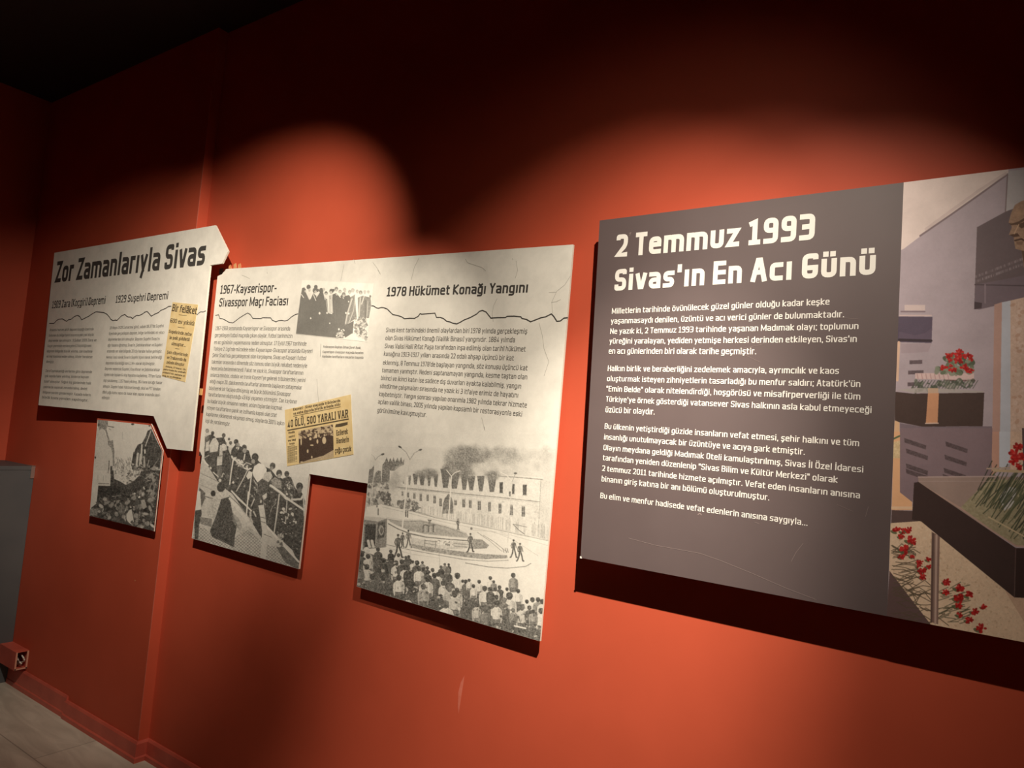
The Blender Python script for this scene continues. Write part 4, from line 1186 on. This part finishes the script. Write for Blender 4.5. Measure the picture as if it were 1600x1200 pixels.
# marks on the wall paint
W0, WJ = Plane(0.0), Plane(-J)
k = Ink(W0, .0004)
k.poly([(726, 1055), (722, 1080), (719, 1100), (716.5, 1116), (715.5, 1105), (716, 1082), (720, 1066)])
k.build('scuff_mark', noise_mix(new_mat('scuffed_paint', (.6, .15, .1), .6), 30, (.60, .14, .085), (.66, .18, .12)), wall_back)
k = Ink(WJ, .0004)
k.poly([(210, 906), (212, 906), (212.3, 908), (210.3, 908.3)])
k.build('nail_hole', new_mat('filler', (.62, .25, .12), .7), wall_back)
kw = bpy.data.objects.new('worn_corner', mesh_obj('tmp', *box_vf(XJ - .0035, XJ + .0006, -J - .0006, -J + .0012, .09, ZC - .3), noise_mix(new_mat('worn_corner_paint', (.6, .15, .1), .6), 20, (.56, .12, .07), (.62, .17, .11))).data)
bpy.data.objects.remove(bpy.data.objects['tmp']); C.objects.link(kw); kw.parent = wall_back

# ------------------------------------------------------------------ low grey cabinet in the corner and the cut cable duct
cab = thing('corner_cabinet', 'low dark grey cabinet standing in the left corner of the red wall', 'cabinet')
CX = -4.285
box('body', XL + .002, CX, -.62, -J - .0005, 0.0, 1.118, M_GREY, cab, .002)
box('top_panel', XL + .002, CX + .003, -.623, -J - .0005, 1.118, 1.14, M_GREY, cab, .002)
cv, cf = box_vf(CX + .003, CX + .006, -J - .020, -J - .0015, 1.075, 1.141)
cv2, cf2 = box_vf(CX - .05, CX + .006, -J - .020, -J - .0015, 1.140, 1.143)
mesh_obj('corner_guard', cv + cv2, cf + [tuple(i + 8 for i in q) for q in cf2], M_METAL, cab)['label'] = 'pale metal corner guard'

duct = thing('cable_duct', 'short red cable duct stub with open end showing wires low on the wall', 'cable duct')
DX0, DX1, DY0, DY1, DZ0, DZ1 = CX + .001, -4.085, -J - .060, -J - .0005, .118, .209
t_ = .003
V, F = [], []
for bb in ((DX0, DX1, DY0, DY0 + t_, DZ0, DZ1), (DX0, DX1, DY1 - t_, DY1, DZ0, DZ1), (DX0, DX1, DY0 + t_, DY1 - t_, DZ1 - t_, DZ1), (DX0, DX1, DY0 + t_, DY1 - t_, DZ0, DZ0 + t_)):
    v, f = box_vf(*bb)
    F += [tuple(i + len(V) for i in q) for q in f]
    V += v
mesh_obj('casing', V, F, M_SKIRT, duct)
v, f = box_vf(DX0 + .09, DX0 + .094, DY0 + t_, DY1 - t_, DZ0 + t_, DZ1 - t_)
mesh_obj('inner_shade_sheet', v, f, M_BLACK, duct)  # black sheet across the duct, its colour standing in for the shade inside
V, F = [], []
for a in (DY0 + .0005, DY1 - .008):
    v, f = box_vf(DX1 - .004, DX1 + .001, a, a + .0075, DZ0 + .001, DZ1 - .001)
    F += [tuple(i + len(V) for i in q) for q in f]
    V += v
v, f = box_vf(DX1 - .004, DX1 + .001, DY0 + .001, DY1 - .001, DZ0 + .0005, DZ0 + .007)
F += [tuple(i + len(V) for i in q) for q in f]; V += v
mesh_obj('broken_rim', V, F, M_PALE, duct)
def tube(name, pts, r, mat, parent):
    P = [Vector(p) for p in pts]
    V, F = [], []
    for i, p in enumerate(P):
        d = (P[min(i + 1, len(P) - 1)] - P[max(i - 1, 0)]).normalized()
        a = d.orthogonal().normalized()
        b_ = d.cross(a)
        for q in range(8):
            t = q * math.tau / 8
            V.append(p + a * math.cos(t) * r + b_ * math.sin(t) * r)
    for i in range(len(P) - 1):
        for q in range(8):
            F.append((i * 8 + q, i * 8 + (q + 1) % 8, i * 8 + 8 + (q + 1) % 8, i * 8 + 8 + q))
    F += [tuple(range(8))[::-1], tuple(len(V) - 8 + q for q in range(8))]
    return mesh_obj(name, V, F, mat, parent, True)
ym = (DY0 + DY1) / 2
for dy, zz, mt in ((-.013, .006, M_METAL), (.0, -.016, M_WIRE), (.012, .004, M_WIRE)):
    pts = []
    for q in range(14):
        t = q / 13
        pts.append((DX1 - .075 + .07 * math.sin(t * math.pi) ** .8, ym + dy + .004 * math.sin(t * 5), DZ0 + .015 + (DZ1 - DZ0 - .03) * (t if zz > 0 else .45 * t)))
    tube('wire', pts, .0035, mt, duct)

# ------------------------------------------------------------------ boards on the wall
P_L, P_M, P_R, P_RUB = Plane(.0120, .0309), Plane(-.030), Plane(-.060), Plane(-.073)
def standoffs(plane, pxs, thick, wall_y, parent):
    """spacer blocks between a board's back and the wall"""
    for px in pxs:
        q = plane.at(px)
        yb = q[1] + thick + .0012
        if wall_y - yb > .002:
            box('spacer_block', q[0] - .02, q[0] + .02, yb, wall_y - .0003, q[2] - .02, q[2] + .02, M_EDGE, parent)

# --- title panel
tp = thing('title_panel', 'pale plaster-look panel headed Zor Zamanlarıyla Sivas with arrow-like right corner', 'information panel')
TH = .008
board('panel_board', P_L, [(85, 395), (336.5, 352), (356.3, 392.5), (347, 411.5), (328.3, 414.2), (298.6, 704.8), (260.8, 700.8), (240, 650), (60, 633)], TH, M_PAPER, M_EDGE, tp)
standoffs(P_L, [(110, 430), (90, 600), (225, 410), (215, 600)], TH, -J, tp)
standoffs(P_L, [(292, 450), (262, 620)], TH, 0, tp)
E_ = zc(60, 360, 5.333)
k = Ink(P_L, .0004)
k.line('Zor Zamanlarıyla Sivas', E_(137, 436), E_(1382, 287), 35.5, .185, .10)
k.build('heading', M_INK, tp)
for t, a, b_ in (('1909 Zara [Koçgiri] Depremi', E_(112, 650), E_(556, 612)), ('1929 Suşehri Depremi', E_(642, 605), E_(1078, 573))):
    k = Ink(P_L, .0004)
    k.line(t, a, b_, 11.6, .15)
    k.build('subheading', M_INK, tp)
k = Ink(P_L, .0004)
k.stroke([E_(*p) for p in ((90, 775), (130, 775), (150, 752), (168, 741), (200, 737), (235, 758), (252, 744), (270, 742), (300, 718), (325, 708), (345, 718), (360, 745), (420, 715), (450, 694), (480, 678), (545, 685), (570, 698), (590, 720), (604, 742), (622, 752), (640, 747), (655, 750),
                           (690, 714), (720, 700), (736, 716), (750, 722), (770, 722), (785, 735), (800, 720), (820, 708), (838, 710), (870, 695), (885, 682), (905, 675), (920, 690), (940, 715), (965, 700), (1000, 685), (1018, 668), (1060, 650), (1085, 634), (1108, 632))], 1.3)
k.stroke([E_(*p) for p in ((1320, 705), (1335, 690), (1352, 678), (1372, 680), (1395, 670))], 1.2)
k.build('fissure_line', M_INK, tp)
A_ = zc(60, 500, 8.571)
k = Ink(P_L, .0004)
for t, a, b_ in (('Anadolu’nun en aktif deprem kuşağı üzerinde', (150, 150), (738, 138)), ('bulunan bu bölge tarih boyunca pek çok büyük', (140, 222), (740, 214)), ('depremle sarsılmıştır. 9 Şubat 1909 Zara ve', (133, 292), (776, 286)),
                 ('Koçgiri çevresinde meydana gelen 6.3 büyüklüğündeki', (122, 362), (708, 362)), ('deprem bölgede büyük yıkıma, can kaybına', (112, 432), (720, 436)), ('ve mal kaybına neden olmuş, köyler harabeye', (106, 502), (722, 510)), ('dönmüştür.', (104, 574), (208, 580))):
    k.line(t, A_(*a), A_(*b_), 4.0, .14)
k.build('paragraph', M_INKSOFT, tp)
k = Ink(P_L, .0004)
for t, a, b_ in (('Zara Kaymakamlığı verilerine göre depremde', (94, 696), (716, 712)), ('çok sayıda hane yıkılmış, binlerce hayvan', (86, 764), (672, 782)), ('telef olmuştur. Soğuk kış günlerinde halk', (76, 836), (704, 864)),
                 ('çadırlarda yaşamak zorunda kalmış, devlet', (66, 910), (652, 938)), ('bölgeye yardım göndermiştir. Kazada evlerin', (58, 980), (698, 1022)), ('büyük kısmı yeniden yapılmıştır.', (48, 1048), (668, 1094))):
    k.line(t, A_(*a), A_(*b_), 4.0, .14)
k.build('paragraph', M_INKSOFT, tp)
A_ = zc(150, 490, 8.571)
k = Ink(P_L, .0004)
for t, a, b_ in (('18 Mayıs 1929 Cumartesi günü, sabah 08.37’de Suşehri', (182, 210), (905, 182)), ('ilçesinde gerçekleşen deprem, bölge tarihindeki en yıkıcı', (170, 286), (912, 270)), ('depremlerden biri olmuştur. Deprem Suşehri Ovası’nı', (162, 364), (850, 356)),
                 ('ağır hasara uğratmış, Sivas’ın, Şebinkarahisar ve Suşehri', (154, 442), (884, 438)), ('arasında yer alan bölgede 20 köy harabe haline gelmiştir.', (146, 520), (884, 524)), ('Merkez üssü olarak Sivas’ın Suşehri ilçesi olarak belirlendiği', (136, 602), (880, 604)),
                 ('depremin büyüklüğü ise 6.1 Mw olarak ölçülmüştür.', (128, 680), (790, 690)), ('Deprem nedeniyle Suşehri, Koyulhisar ve Şebinkarahisar', (118, 756), (856, 772)), ('ilçelerinde toplam 64 kişi hayatını kaybetmiş, 70’ten fazla', (108, 834), (864, 858)),
                 ('kişi yaralanmış, 1.357 hane yıkılmış, 364 hane ise ağır hasar', (100, 912), (884, 946)), ('almıştır. Suşehri’ndeki hükümet konağı, okul ve PTT binaları', (92, 990), (866, 1030)), ('dâhil çoğu kamu yapısı da hasar alan yapılar arasında sayıl-', (84, 1068), (858, 1112)), ('edilmiştir.', (76, 1142), (186, 1150))):
    k.line(t, A_(*a), A_(*b_), 4.5, .14)
k.build('paragraph', M_INKSOFT, tp)
# yellowed clipping
q = [P_L.at(p, .0012) for p in ((269.6, 472), (309.5, 476), (289.3, 597), (252.5, 587.5))]
clip = mesh_obj('newspaper_clipping', q + [v - P_L.n * .0009 for v in q], [(0, 1, 2, 3), (7, 6, 5, 4)] + [(i, i + 4, (i + 1) % 4 + 4, (i + 1) % 4) for i in range(4)], M_NEWS, tp)
clip['label'] = 'yellowed newspaper clipping printed at a tilt'
k = Ink(P_L, .0016)
A_ = zc(150, 490, 8.571)
k.line('Bir felâket', E_(1112, 672), E_(1316, 700), 11, .16, .08, True)
k.line('600 ev yıkıldı', A_(992, 118), A_(1312, 160), 6.6, .15, .08, True)
k.line('Suşehrinde zelze', A_(974, 256), A_(1278, 300), 5.0, .17, .08, True)
k.line('le pek şiddetli', A_(982, 340), A_(1252, 368), 5.0, .17, .08, True)
k.line('olmuştur...', A_(1010, 420), A_(1200, 446), 5.0, .17, .08, True)
k.line('Şark vilâyetlerinde', A_(948, 532), A_(1226, 574), 4.6, .15, .08, True)
k.line('ve Trabzonda da', A_(946, 602), A_(1206, 640), 4.6, .17, .08, True)
k.line('zelzele olmuştur', A_(942, 668), A_(1180, 702), 4.6, .17, .08, True)
for t, a, b_ in (('Ankara, 17 Mayıs - Su', (930, 716), (1200, 760)), ('şehrinde bu sabah', (902, 754), (1198, 800)), ('şiddetli bir zelzele ol', (892, 794), (1186, 846)), ('muş, ev ve dükkânlar', (888, 836), (1140, 880))):
    k.line(t, A_(*a), A_(*b_), 2.6, .2, .1)
for a, b_ in (((1110, 14), (1215, 26)), ((1095, 180), (1185, 192)), ((1060, 466), (1120, 474))):
    m_ = A_((a[0] + b_[0]) / 2, (a[1] + b_[1]) / 2 + 1)
    k.stroke([A_(*a), m_, A_(*b_)], .7)
k.build('print', M_NEWSINK, clip)
k = Ink(P_L, .0005)
k.poly([(312.4, 607.5), (315.0, 607.8), (314.4, 617), (311.6, 616.6)])
tb = P_L.at((312.5, 612), -.004)
box('mounting_tab', tb[0] - .004, tb[0] + .013, tb[1], tb[1] + .004, tb[2] - .014, tb[2] + .014, M_TAB, tp)['label'] = 'small orange tape tab on the right edge'

# --- ruins photo board
rb = thing('photo_board', 'small black-and-white photo board of quake ruins below the title panel', 'photo board')
board('photo_backing', P_RUB, [(151.9, 653.6), (236.3, 662.2), (254.5, 703.8), (240.6, 830.2), (139.6, 806.2)], .0035, M_WALL, M_EDGE, rb)
standoffs(P_RUB, [(165, 690), (152, 790), (236, 700), (226, 800)], .0035, -J, rb)
cvs = paint_ruins()
pr = print_sheet('photo_print', cvs, mono(cvs), P_RUB, [(152.4, 655.6), (257.6, 666.8), (240.2, 829.8), (139.9, 805.9)], .0006, rb, 1.6)
import bmesh
bm = bmesh.new(); bm.from_mesh(pr.data)
pa, pb = P_RUB.at((235.2, 664.3), .0006), P_RUB.at((253.4, 704.7), .0006)
nn = np.cross(pb - pa, P_RUB.n)
if nn @ (P_RUB.at((200, 750)) - pa) > 0:
    nn = -nn
bmesh.ops.bisect_plane(bm, geom=bm.verts[:] + bm.edges[:] + bm.faces[:], plane_co=pa, plane_no=nn, clear_outer=True)
bm.to_mesh(pr.data); bm.free()

# --- middle panel
mp_ = thing('story_panel', 'large pale panel with 1967 and 1978 stories and notched photo feet', 'information panel')
board('panel_board', P_M, [(352.5, 420.5), (895.5, 382), (843.5, 1002), (557.5, 916.5), (574.5, 755.5), (483, 740.5), (466.5, 889), (299.5, 841), (315.5, 712.5), (312.8, 706), (311.3, 705), (340, 431.5), (347, 428.5)], TH, M_PAPER, M_EDGE, mp_)
standoffs(P_M, [(380, 450), (340, 680), (330, 820), (455, 860), (640, 430), (870, 420), (850, 700), (825, 970), (580, 890), (530, 720)], TH, 0, mp_)
c4, d4 = zc(320, 380, 4), zc(560, 380, 4)
k = Ink(P_M, .0004)
k.line('1967-Kayserispor-', c4(95, 317), c4(446, 305), 13.8, .155)
k.build('heading', M_INK, mp_)
k = Ink(P_M, .0004)
k.line('Sivasspor Maçı Faciası', c4(88, 397), c4(518, 388), 13.8, .155)
k.build('heading', M_INK, mp_)
k = Ink(P_M, .0004)
k.line('1978 Hükümet Konağı Yangını', d4(176, 333), d4(1058, 308), 15.6, .17)
k.build('heading', M_INK, mp_)
k = Ink(P_M, .0004)
k.stroke([c4(*p) for p in ((66, 452), (86, 447), (94, 470), (112, 473), (130, 482), (150, 494), (175, 498), (195, 484), (215, 468), (240, 452), (268, 436), (284, 446), (300, 470), (350, 471), (362, 466), (412, 467), (420, 480), (445, 492), (460, 484), (480, 482), (500, 486), (520, 480), (540, 462), (565, 446), (588, 440))], 1.2)
k.stroke([d4(*p) for p in ((82, 391), (96, 393), (112, 404), (125, 407), (140, 402), (155, 402), (166, 406), (180, 411), (196, 428), (215, 446), (245, 452), (270, 460), (288, 472), (320, 469), (350, 470), (372, 458), (386, 440), (395, 444), (440, 440), (478, 437), (488, 464), (512, 464), (530, 470), (552, 488), (572, 492), (590, 500), (615, 504), (636, 494),
                           (660, 480), (700, 464), (740, 442), (756, 426), (775, 420), (798, 430), (828, 468), (870, 465), (918, 465), (930, 457), (972, 456), (1015, 460), (1022, 470), (1050, 476), (1076, 491), (1100, 482), (1140, 466), (1170, 460), (1206, 442), (1220, 456), (1240, 488), (1262, 486), (1285, 468), (1310, 465))], 1.6)
k.build('fissure_line', M_INK, mp_)
for pts in (((1325, 205), (1290, 260), (1240, 300), (1208, 368), (1214, 438)), ((1206, 370), (1235, 366), (1265, 352)), ((1190, 308), (1235, 306)), ((668, 98), (682, 122), (735, 140), (772, 152), (796, 172)), ((985, 110), (995, 170), (980, 220)),
            ((868, 345), (845, 390), (836, 440), (842, 490)), ((1130, 500), (1150, 580), (1160, 660), (1190, 740), (1160, 830)), ((380, 90), (350, 150), (330, 230)), ((90, 120), (120, 160), (138, 195)), ((962, 95), (966, 104)), ((770, 1090), (790, 1170))):
    k = Ink(P_M, .0003)
    k.stroke([d4(*p) for p in pts], .7)
    k.build('hairline_crack', M_CRACK, mp_)
for pts in (((870, 130), (862, 175), (850, 235)), ((930, 100), (940, 130)), ((232, 200), (262, 212), (280, 222)), ((388, 180), (392, 190)), ((700, 850), (712, 1010), (706, 1120)), ((1080, 165), (1095, 190))):
    k = Ink(P_M, .0003)
    k.stroke([c4(*p) for p in pts], .7)
    k.build('hairline_crack', M_CRACK, mp_)
k = Ink(P_M, .0004)
for t, a, b_ in (('1967-1968 sezonunda Kayserispor ve Sivasspor arasında', (66, 543), (532, 546)), ('gerçekleşen futbol maçında çıkan olaylar, futbol tarihimizin', (62, 586), (546, 592)), ('en acı gününün yaşanmasına neden olmuştur. 17 Eylül 1967 tarihinde', (58, 630), (634, 641)),
                 ('Türkiye 2. Ligi’nde mücadele eden Kayserispor-Sivasspor arasında Kayseri', (54, 671), (672, 687)), ('Şehir Stadı’nda gerçekleşecek olan karşılaşma, Sivas ve Kayseri futbol', (48, 711), (632, 731)), ('takımları arasında o dönemde söz konusu olan büyük rekabet nedeniyle', (42, 752), (638, 779)),
                 ('heyecanla beklenmekteydi. Fakat ne yazık ki, Sivasspor taraftarlarının', (38, 793), (614, 823)), ('onlarca minibüs, otobüs ve trenle Kayseri’ye gelerek tribünlerdeki yerini', (34, 834), (628, 869)), ('aldığı maçın 20. dakikasında taraftarlar arasında başlayan sataşmalar', (30, 874), (606, 915)),
                 ('büyüyerek bir faciaya dönüşmüş ve büyük bölümünü Sivasspor', (26, 916), (536, 957)), ('taraftarlarının oluşturduğu 43 kişi yaşamını yitirmiştir. Can kaybının', (22, 956), (574, 1003)), ('bu kadar büyük olmasının nedeni, atılan taşlardan kaçmak', (16, 997), (482, 1043)),
                 ('isteyen taraftarların panik ve izdihamla kapalı olan stat', (12, 1038), (448, 1087)), ('kapılarına yüklenerek sıkışması olmuş, olaylarda 300’ü aşkın', (8, 1078), (496, 1139)), ('kişi de yaralanmıştır.', (4, 1120), (158, 1143))):
    k.line(t, c4(*a), c4(*b_), 6.2, .12)
k.build('paragraph', M_INKSOFT, mp_)
k = Ink(P_M, .0004)
for t, a, b_ in (('Sivas kent tarihindeki önemli olaylardan biri 1978 yılında gerçekleşmiş', (172, 556), (1054, 565)), ('olan Sivas Hükümet Konağı [Valilik Binası] yangınıdır. 1884 yılında', (168, 606), (978, 619)), ('Sivas Valisi Halil Rıfat Paşa tarafından inşa edilmiş olan tarihî hükümet', (164, 656), (1044, 677)),
                 ('konağına 1913-1917 yılları arasında 22 odalı ahşap üçüncü bir kat', (158, 704), (970, 733)), ('eklenmiş, 8 Temmuz 1978’de başlayan yangında, söz konusu üçüncü kat', (152, 759), (1056, 795)), ('tamamen yanmıştır. Nedeni saptanamayan yangında, kesme taştan olan', (147, 807), (1054, 851)),
                 ('birinci ve ikinci katın ise sadece dış duvarları ayakta kalabilmiş, yangın', (140, 855), (1016, 909)), ('söndürme çalışmaları sırasında ne yazık ki 3 itfaiye erimiz de hayatını', (134, 905), (998, 965)), ('kaybetmiştir. Yangın sonrası yapılan onarımla 1982 yılında tekrar hizmete', (128, 955), (1052, 1027)),
                 ('açılan valilik binası, 2005 yılında yapılan kapsamlı bir restorasyonla eski', (122, 1003), (1022, 1083)), ('görünümüne kavuşmuştur.', (117, 1057), (426, 1087))):
    k.line(t, d4(*a), d4(*b_), 7.6, .125)
k.build('paragraph', M_INKSOFT, mp_)
k = Ink(P_M, .0004)
for t, a, b_ in (('Federasyon Başkanı Orhan Şeref Apak,', (740, 654), (976, 661)), ('Kayserispor-Sivasspor maçında hayatını', (736, 686), (990, 693)), ('kaybeden taraftarların mezarları başında', (734, 714), (990, 723))):
    k.line(t, c4(*a), c4(*b_), 3.9, .14)
k.stroke([c4(726, 628), c4(721, 710)], .6)
k.build('caption', M_INKSOFT, mp_)
cvs = paint_stadium()
print_sheet('photo_print', cvs, mono(cvs), P_M, [(321.4, 667), (491.6, 667), (466.6, 888.6), (299.9, 840.6)], .0003, mp_, 1.6, 'black-and-white photo of men clinging to stadium rails')
cvs = paint_fire()
print_sheet('photo_print', cvs, mono(cvs), P_M, [(584.0, 666), (871.6, 666), (843.8, 1001.6), (557.8, 916.2)], .0003, mp_, 1.6, 'black-and-white photo of a burning building and watching crowd')
cvs = paint_officials()
z10 = zc(455, 425, 10)
print_sheet('photo_print', cvs, mono(cvs, .15), P_M, [z10(170, 126), z10(1292, 182), z10(1186, 1092), z10(72, 968)], .0007, mp_, 2.6, 'tilted black-and-white photo of men in dark coats')
zk = zc(440, 600, 8.575)
q = [P_M.at(zk(*p), .0012) for p in ((42, 348), (925, 140), (962, 944), (72, 1102))]
clip = mesh_obj('newspaper_clipping', q + [v - P_M.n * .0009 for v in q], [(0, 1, 2, 3), (7, 6, 5, 4)] + [(i, i + 4, (i + 1) % 4 + 4, (i + 1) % 4) for i in range(4)], M_NEWS, mp_)
clip['label'] = 'yellowed clipping headed 40 ÖLÜ, 500 YARALI VAR'
k = Ink(P_M, .0016)
k.line('40 ÖLÜ, 500 YARALI VAR', zk(80, 588), zk(893, 446), 12.2, .19, .13, True)
k.line('Kayseri - Sivas maçında tribünlerde', zk(156, 358), zk(786, 238), 4.2, .19, .1, True)
k.line('ve saha dışında büyük arbede oldu', zk(156, 414), zk(788, 286), 4.2, .19, .1, True)
k.stroke([zk(155, 432), zk(790, 304)], .8)
k.stroke([zk(78, 622), zk(900, 468)], 1.8)
k.poly([zk(*p) for p in ((728, 540), (885, 508), (885, 545), (800, 572), (716, 580))])
for t, a, b_ in (('Ezilerek', (734, 694), (888, 668)), ('ölenlerin', (734, 800), (902, 776)), ('çoğu çocuk', (716, 928), (934, 900))):
    k.line(t, zk(*a), zk(*b_), 8.6, .2, .1)
for t, a, b_ in (('Stadda', (92, 668), (176, 654)), ('seyirci', (96, 722), (178, 706)), ('ve taş', (84, 774), (190, 754)), ('kavga', (106, 814), (172, 804))):
    k.line(t, zk(*a), zk(*b_), 3.4, .22, .1)
for i in range(17):
    y = 842 + i * 13.5
    k.line('maç sahasında çıkan olay', zk(80, y), zk(208 if i % 5 else 180, y - 18), 1.05, .2, .1)
k.build('print', M_NEWSINK, clip)
cvs = paint_newsphoto()
print_sheet('photo_print', cvs, colour(cvs), P_M, [zk(226, 632), zk(690, 540), zk(698, 982), zk(234, 1068)], .0015, clip, 2.6)
tb = P_M.at((345, 424), -.010)
box('mounting_tab', tb[0] - .012, tb[0] + .014, tb[1], tb[1] + .004, tb[2] - .013, tb[2] + .013, M_GREY, mp_)['label'] = 'grey mounting tab behind the notched corner'
tb = P_M.at((314.5, 709), -.002)
box('mounting_tab', tb[0] - .016, tb[0] + .004, tb[1], tb[1] + .01, tb[2] - .010, tb[2] + .006, M_DARKEDGE, mp_)['label'] = 'dark mounting tab on the left edge'

# loose paint above the middle panel
fl = P_M.at((366, 417), -.012)
fv, ff = [], []
for i, (dx, w_, hh) in enumerate(((-.035, .03, .018), (0.0, .034, .026), (.034, .03, .02))):
    o_ = len(fv)
    fv += [(fl[0] + dx - w_ / 2, fl[1] + .01, fl[2] - .03), (fl[0] + dx + w_ / 2, fl[1] + .008, fl[2] - .03), (fl[0] + dx + w_ / 3, fl[1] - .002, fl[2] + hh * .6), (fl[0] + dx - w_ / 4, fl[1], fl[2] + hh * .45)]
    fv += [(a, b_ + .002, c_) for a, b_, c_ in fv[o_:o_ + 4]]
    ff += [(o_, o_ + 1, o_ + 2, o_ + 3), (o_ + 7, o_ + 6, o_ + 5, o_ + 4)] + [(o_ + i2, o_ + i2 + 4, o_ + (i2 + 1) % 4 + 4, o_ + (i2 + 1) % 4) for i2 in range(4)]
fo = mesh_obj('paint_flake', fv, ff, noise_mix(new_mat('flaking_paint', (.7, .25, .12), .7), 40, (.62, .12, .06), (.75, .45, .2)))
tag(fo, 'small flakes of peeling orange paint above the story panel corner', 'paint flake')

# --- memorial panel
mm = thing('memorial_panel', 'charcoal panel headed 2 Temmuz 1993 with colour photo of red carnations', 'information panel')
XE, top_at, bot_at = 1780, lambda x: 344.5 - .1252 * (x - 937), lambda x: 871.5 + .1905 * (x - 907)
board('panel_board', P_R, [(937, 344.5), (XE, top_at(XE)), (XE, bot_at(XE)), (907, 871.5)], .010, M_CHAR, M_DARKEDGE, mm, 0.0, M_EDGE)
standoffs(P_R, [(980, 380), (950, 850), (1250, 350), (1230, 890), (1600, 330), (1580, 950)], .010, 0, mm)
a4, b4 = zc(930, 320, 3.4043), zc(890, 640, 3.1373)
k = Ink(P_R, .0004)
k.line('2 Temmuz 1993', a4(108, 280), a4(1166, 184), 38, .20, .115)
k.build('heading', M_WHITE, mm)
k = Ink(P_R, .0004)
k.line('Sivas’ın En Acı Günü', a4(101, 458), a4(1490, 370), 37, .20, .115)
k.build('heading', M_WHITE, mm)
paras = [[(a4, 'Milletlerin tarihinde övünülecek güzel günler olduğu kadar keşke', (88, 580), (1246, 531)), (a4, 'yaşanmasaydı denilen, üzüntü ve acı verici günler de bulunmaktadır.', (83, 633), (1324, 598)), (a4, 'Ne yazık ki, 2 Temmuz 1993 tarihinde yaşanan Madımak olayı; toplumun', (79, 687), (1400, 661)),
          (a4, 'yüreğini yaralayan, yediden yetmişe herkesi derinden etkileyen, Sivas’ın', (75, 739), (1391, 730)), (a4, 'en acı günlerinden biri olarak tarihe geçmiştir.', (71, 792), (856, 795))],
         [(a4, 'Halkın birlik ve beraberliğini zedelemek amacıyla, ayrımcılık ve kaos', (66, 884), (1296, 900)), (a4, 'oluşturmak isteyen zihniyetlerin tasarladığı bu menfur saldırı; Atatürk’ün', (62, 938), (1410, 970)), (a4, '“Emin Belde” olarak nitelendirdiği, hoşgörüsü ve misafirperverliği ile tüm', (58, 992), (1410, 1037)),
          (a4, 'Türkiye’ye örnek gösterdiği vatansever Sivas halkının asla kabul etmeyeceği', (56, 1047), (1470, 1108)), (a4, 'üzücü bir olaydır.', (54, 1104), (316, 1116))],
         [(b4, 'Bu ülkenin yetiştirdiği güzide insanların vefat etmesi, şehir halkını ve tüm', (171, 94), (1419, 180)), (b4, 'insanlığı unutulmayacak bir üzüntüye ve acıya gark etmiştir.', (168, 146), (1153, 222)), (b4, 'Olayın meydana geldiği Madımak Oteli kamulaştırılmış, Sivas İl Özel İdaresi', (165, 198), (1440, 309)),
          (b4, 'tarafından yeniden düzenlenip “Sivas Bilim ve Kültür Merkezi” olarak', (162, 248), (1313, 359)), (b4, '2 temmuz 2011 tarihinde hizmete açılmıştır. Vefat eden insanların anısına', (159, 300), (1423, 436)), (b4, 'binanın giriş katına bir anı bölümü oluşturulmuştur.', (156, 352), (979, 446))],
         [(b4, 'Bu elim ve menfur hadisede vefat edenlerin anısına saygıyla...', (150, 434), (1166, 570))]]
for pg in paras:
    k = Ink(P_R, .0004)
    for z_, t, a, b_ in pg:
        k.line(t, z_(*a), z_(*b_), 9.6, .135)
    k.build('paragraph', M_WHITE, mm)
M_SCR = new_mat('scuffed_charcoal', (.26, .20, .19), .6)
for z_, pts, w_ in ((b4, ((290, 630), (420, 665), (560, 690), (640, 705), (740, 740), (900, 805), (1060, 875), (1210, 932)), .55), (b4, ((1145, 655), (1110, 700), (1086, 745)), .5), (b4, ((1310, 465), (1390, 500)), .4), (b4, ((1465, 475), (1450, 525)), .4),
                    (b4, ((908, 552), (930, 560)), .6), (a4, ((180, 152), (190, 148), (183, 164)), .9), (a4, ((760, 770), (900, 740)), .4), (a4, ((1270, 600), (1400, 606)), .4), (a4, ((800, 800), (880, 838)), .4), (b4, ((628, 516), (638, 508), (648, 518)), 1.6)):
    k = Ink(P_R, .0004)
    k.stroke([z_(*p) for p in pts], w_)
    k.build('scratch', M_SCR, mm)
k = Ink(P_R, .0006)
k.poly([(906.2, 869), (908.6, 869.6), (909.4, 872.8), (906.2, 872.2)])
k.build('chipped_corner', M_WHITE, mm)
cvs = paint_memorial()
print_sheet('photo_print', cvs, colour(cvs), P_R, [(1412, top_at(1412)), (XE, top_at(XE)), (XE, bot_at(XE)), (1386, bot_at(1386))], .0006, mm, 1.5, 'colour photo of a memorial room with red carnations')
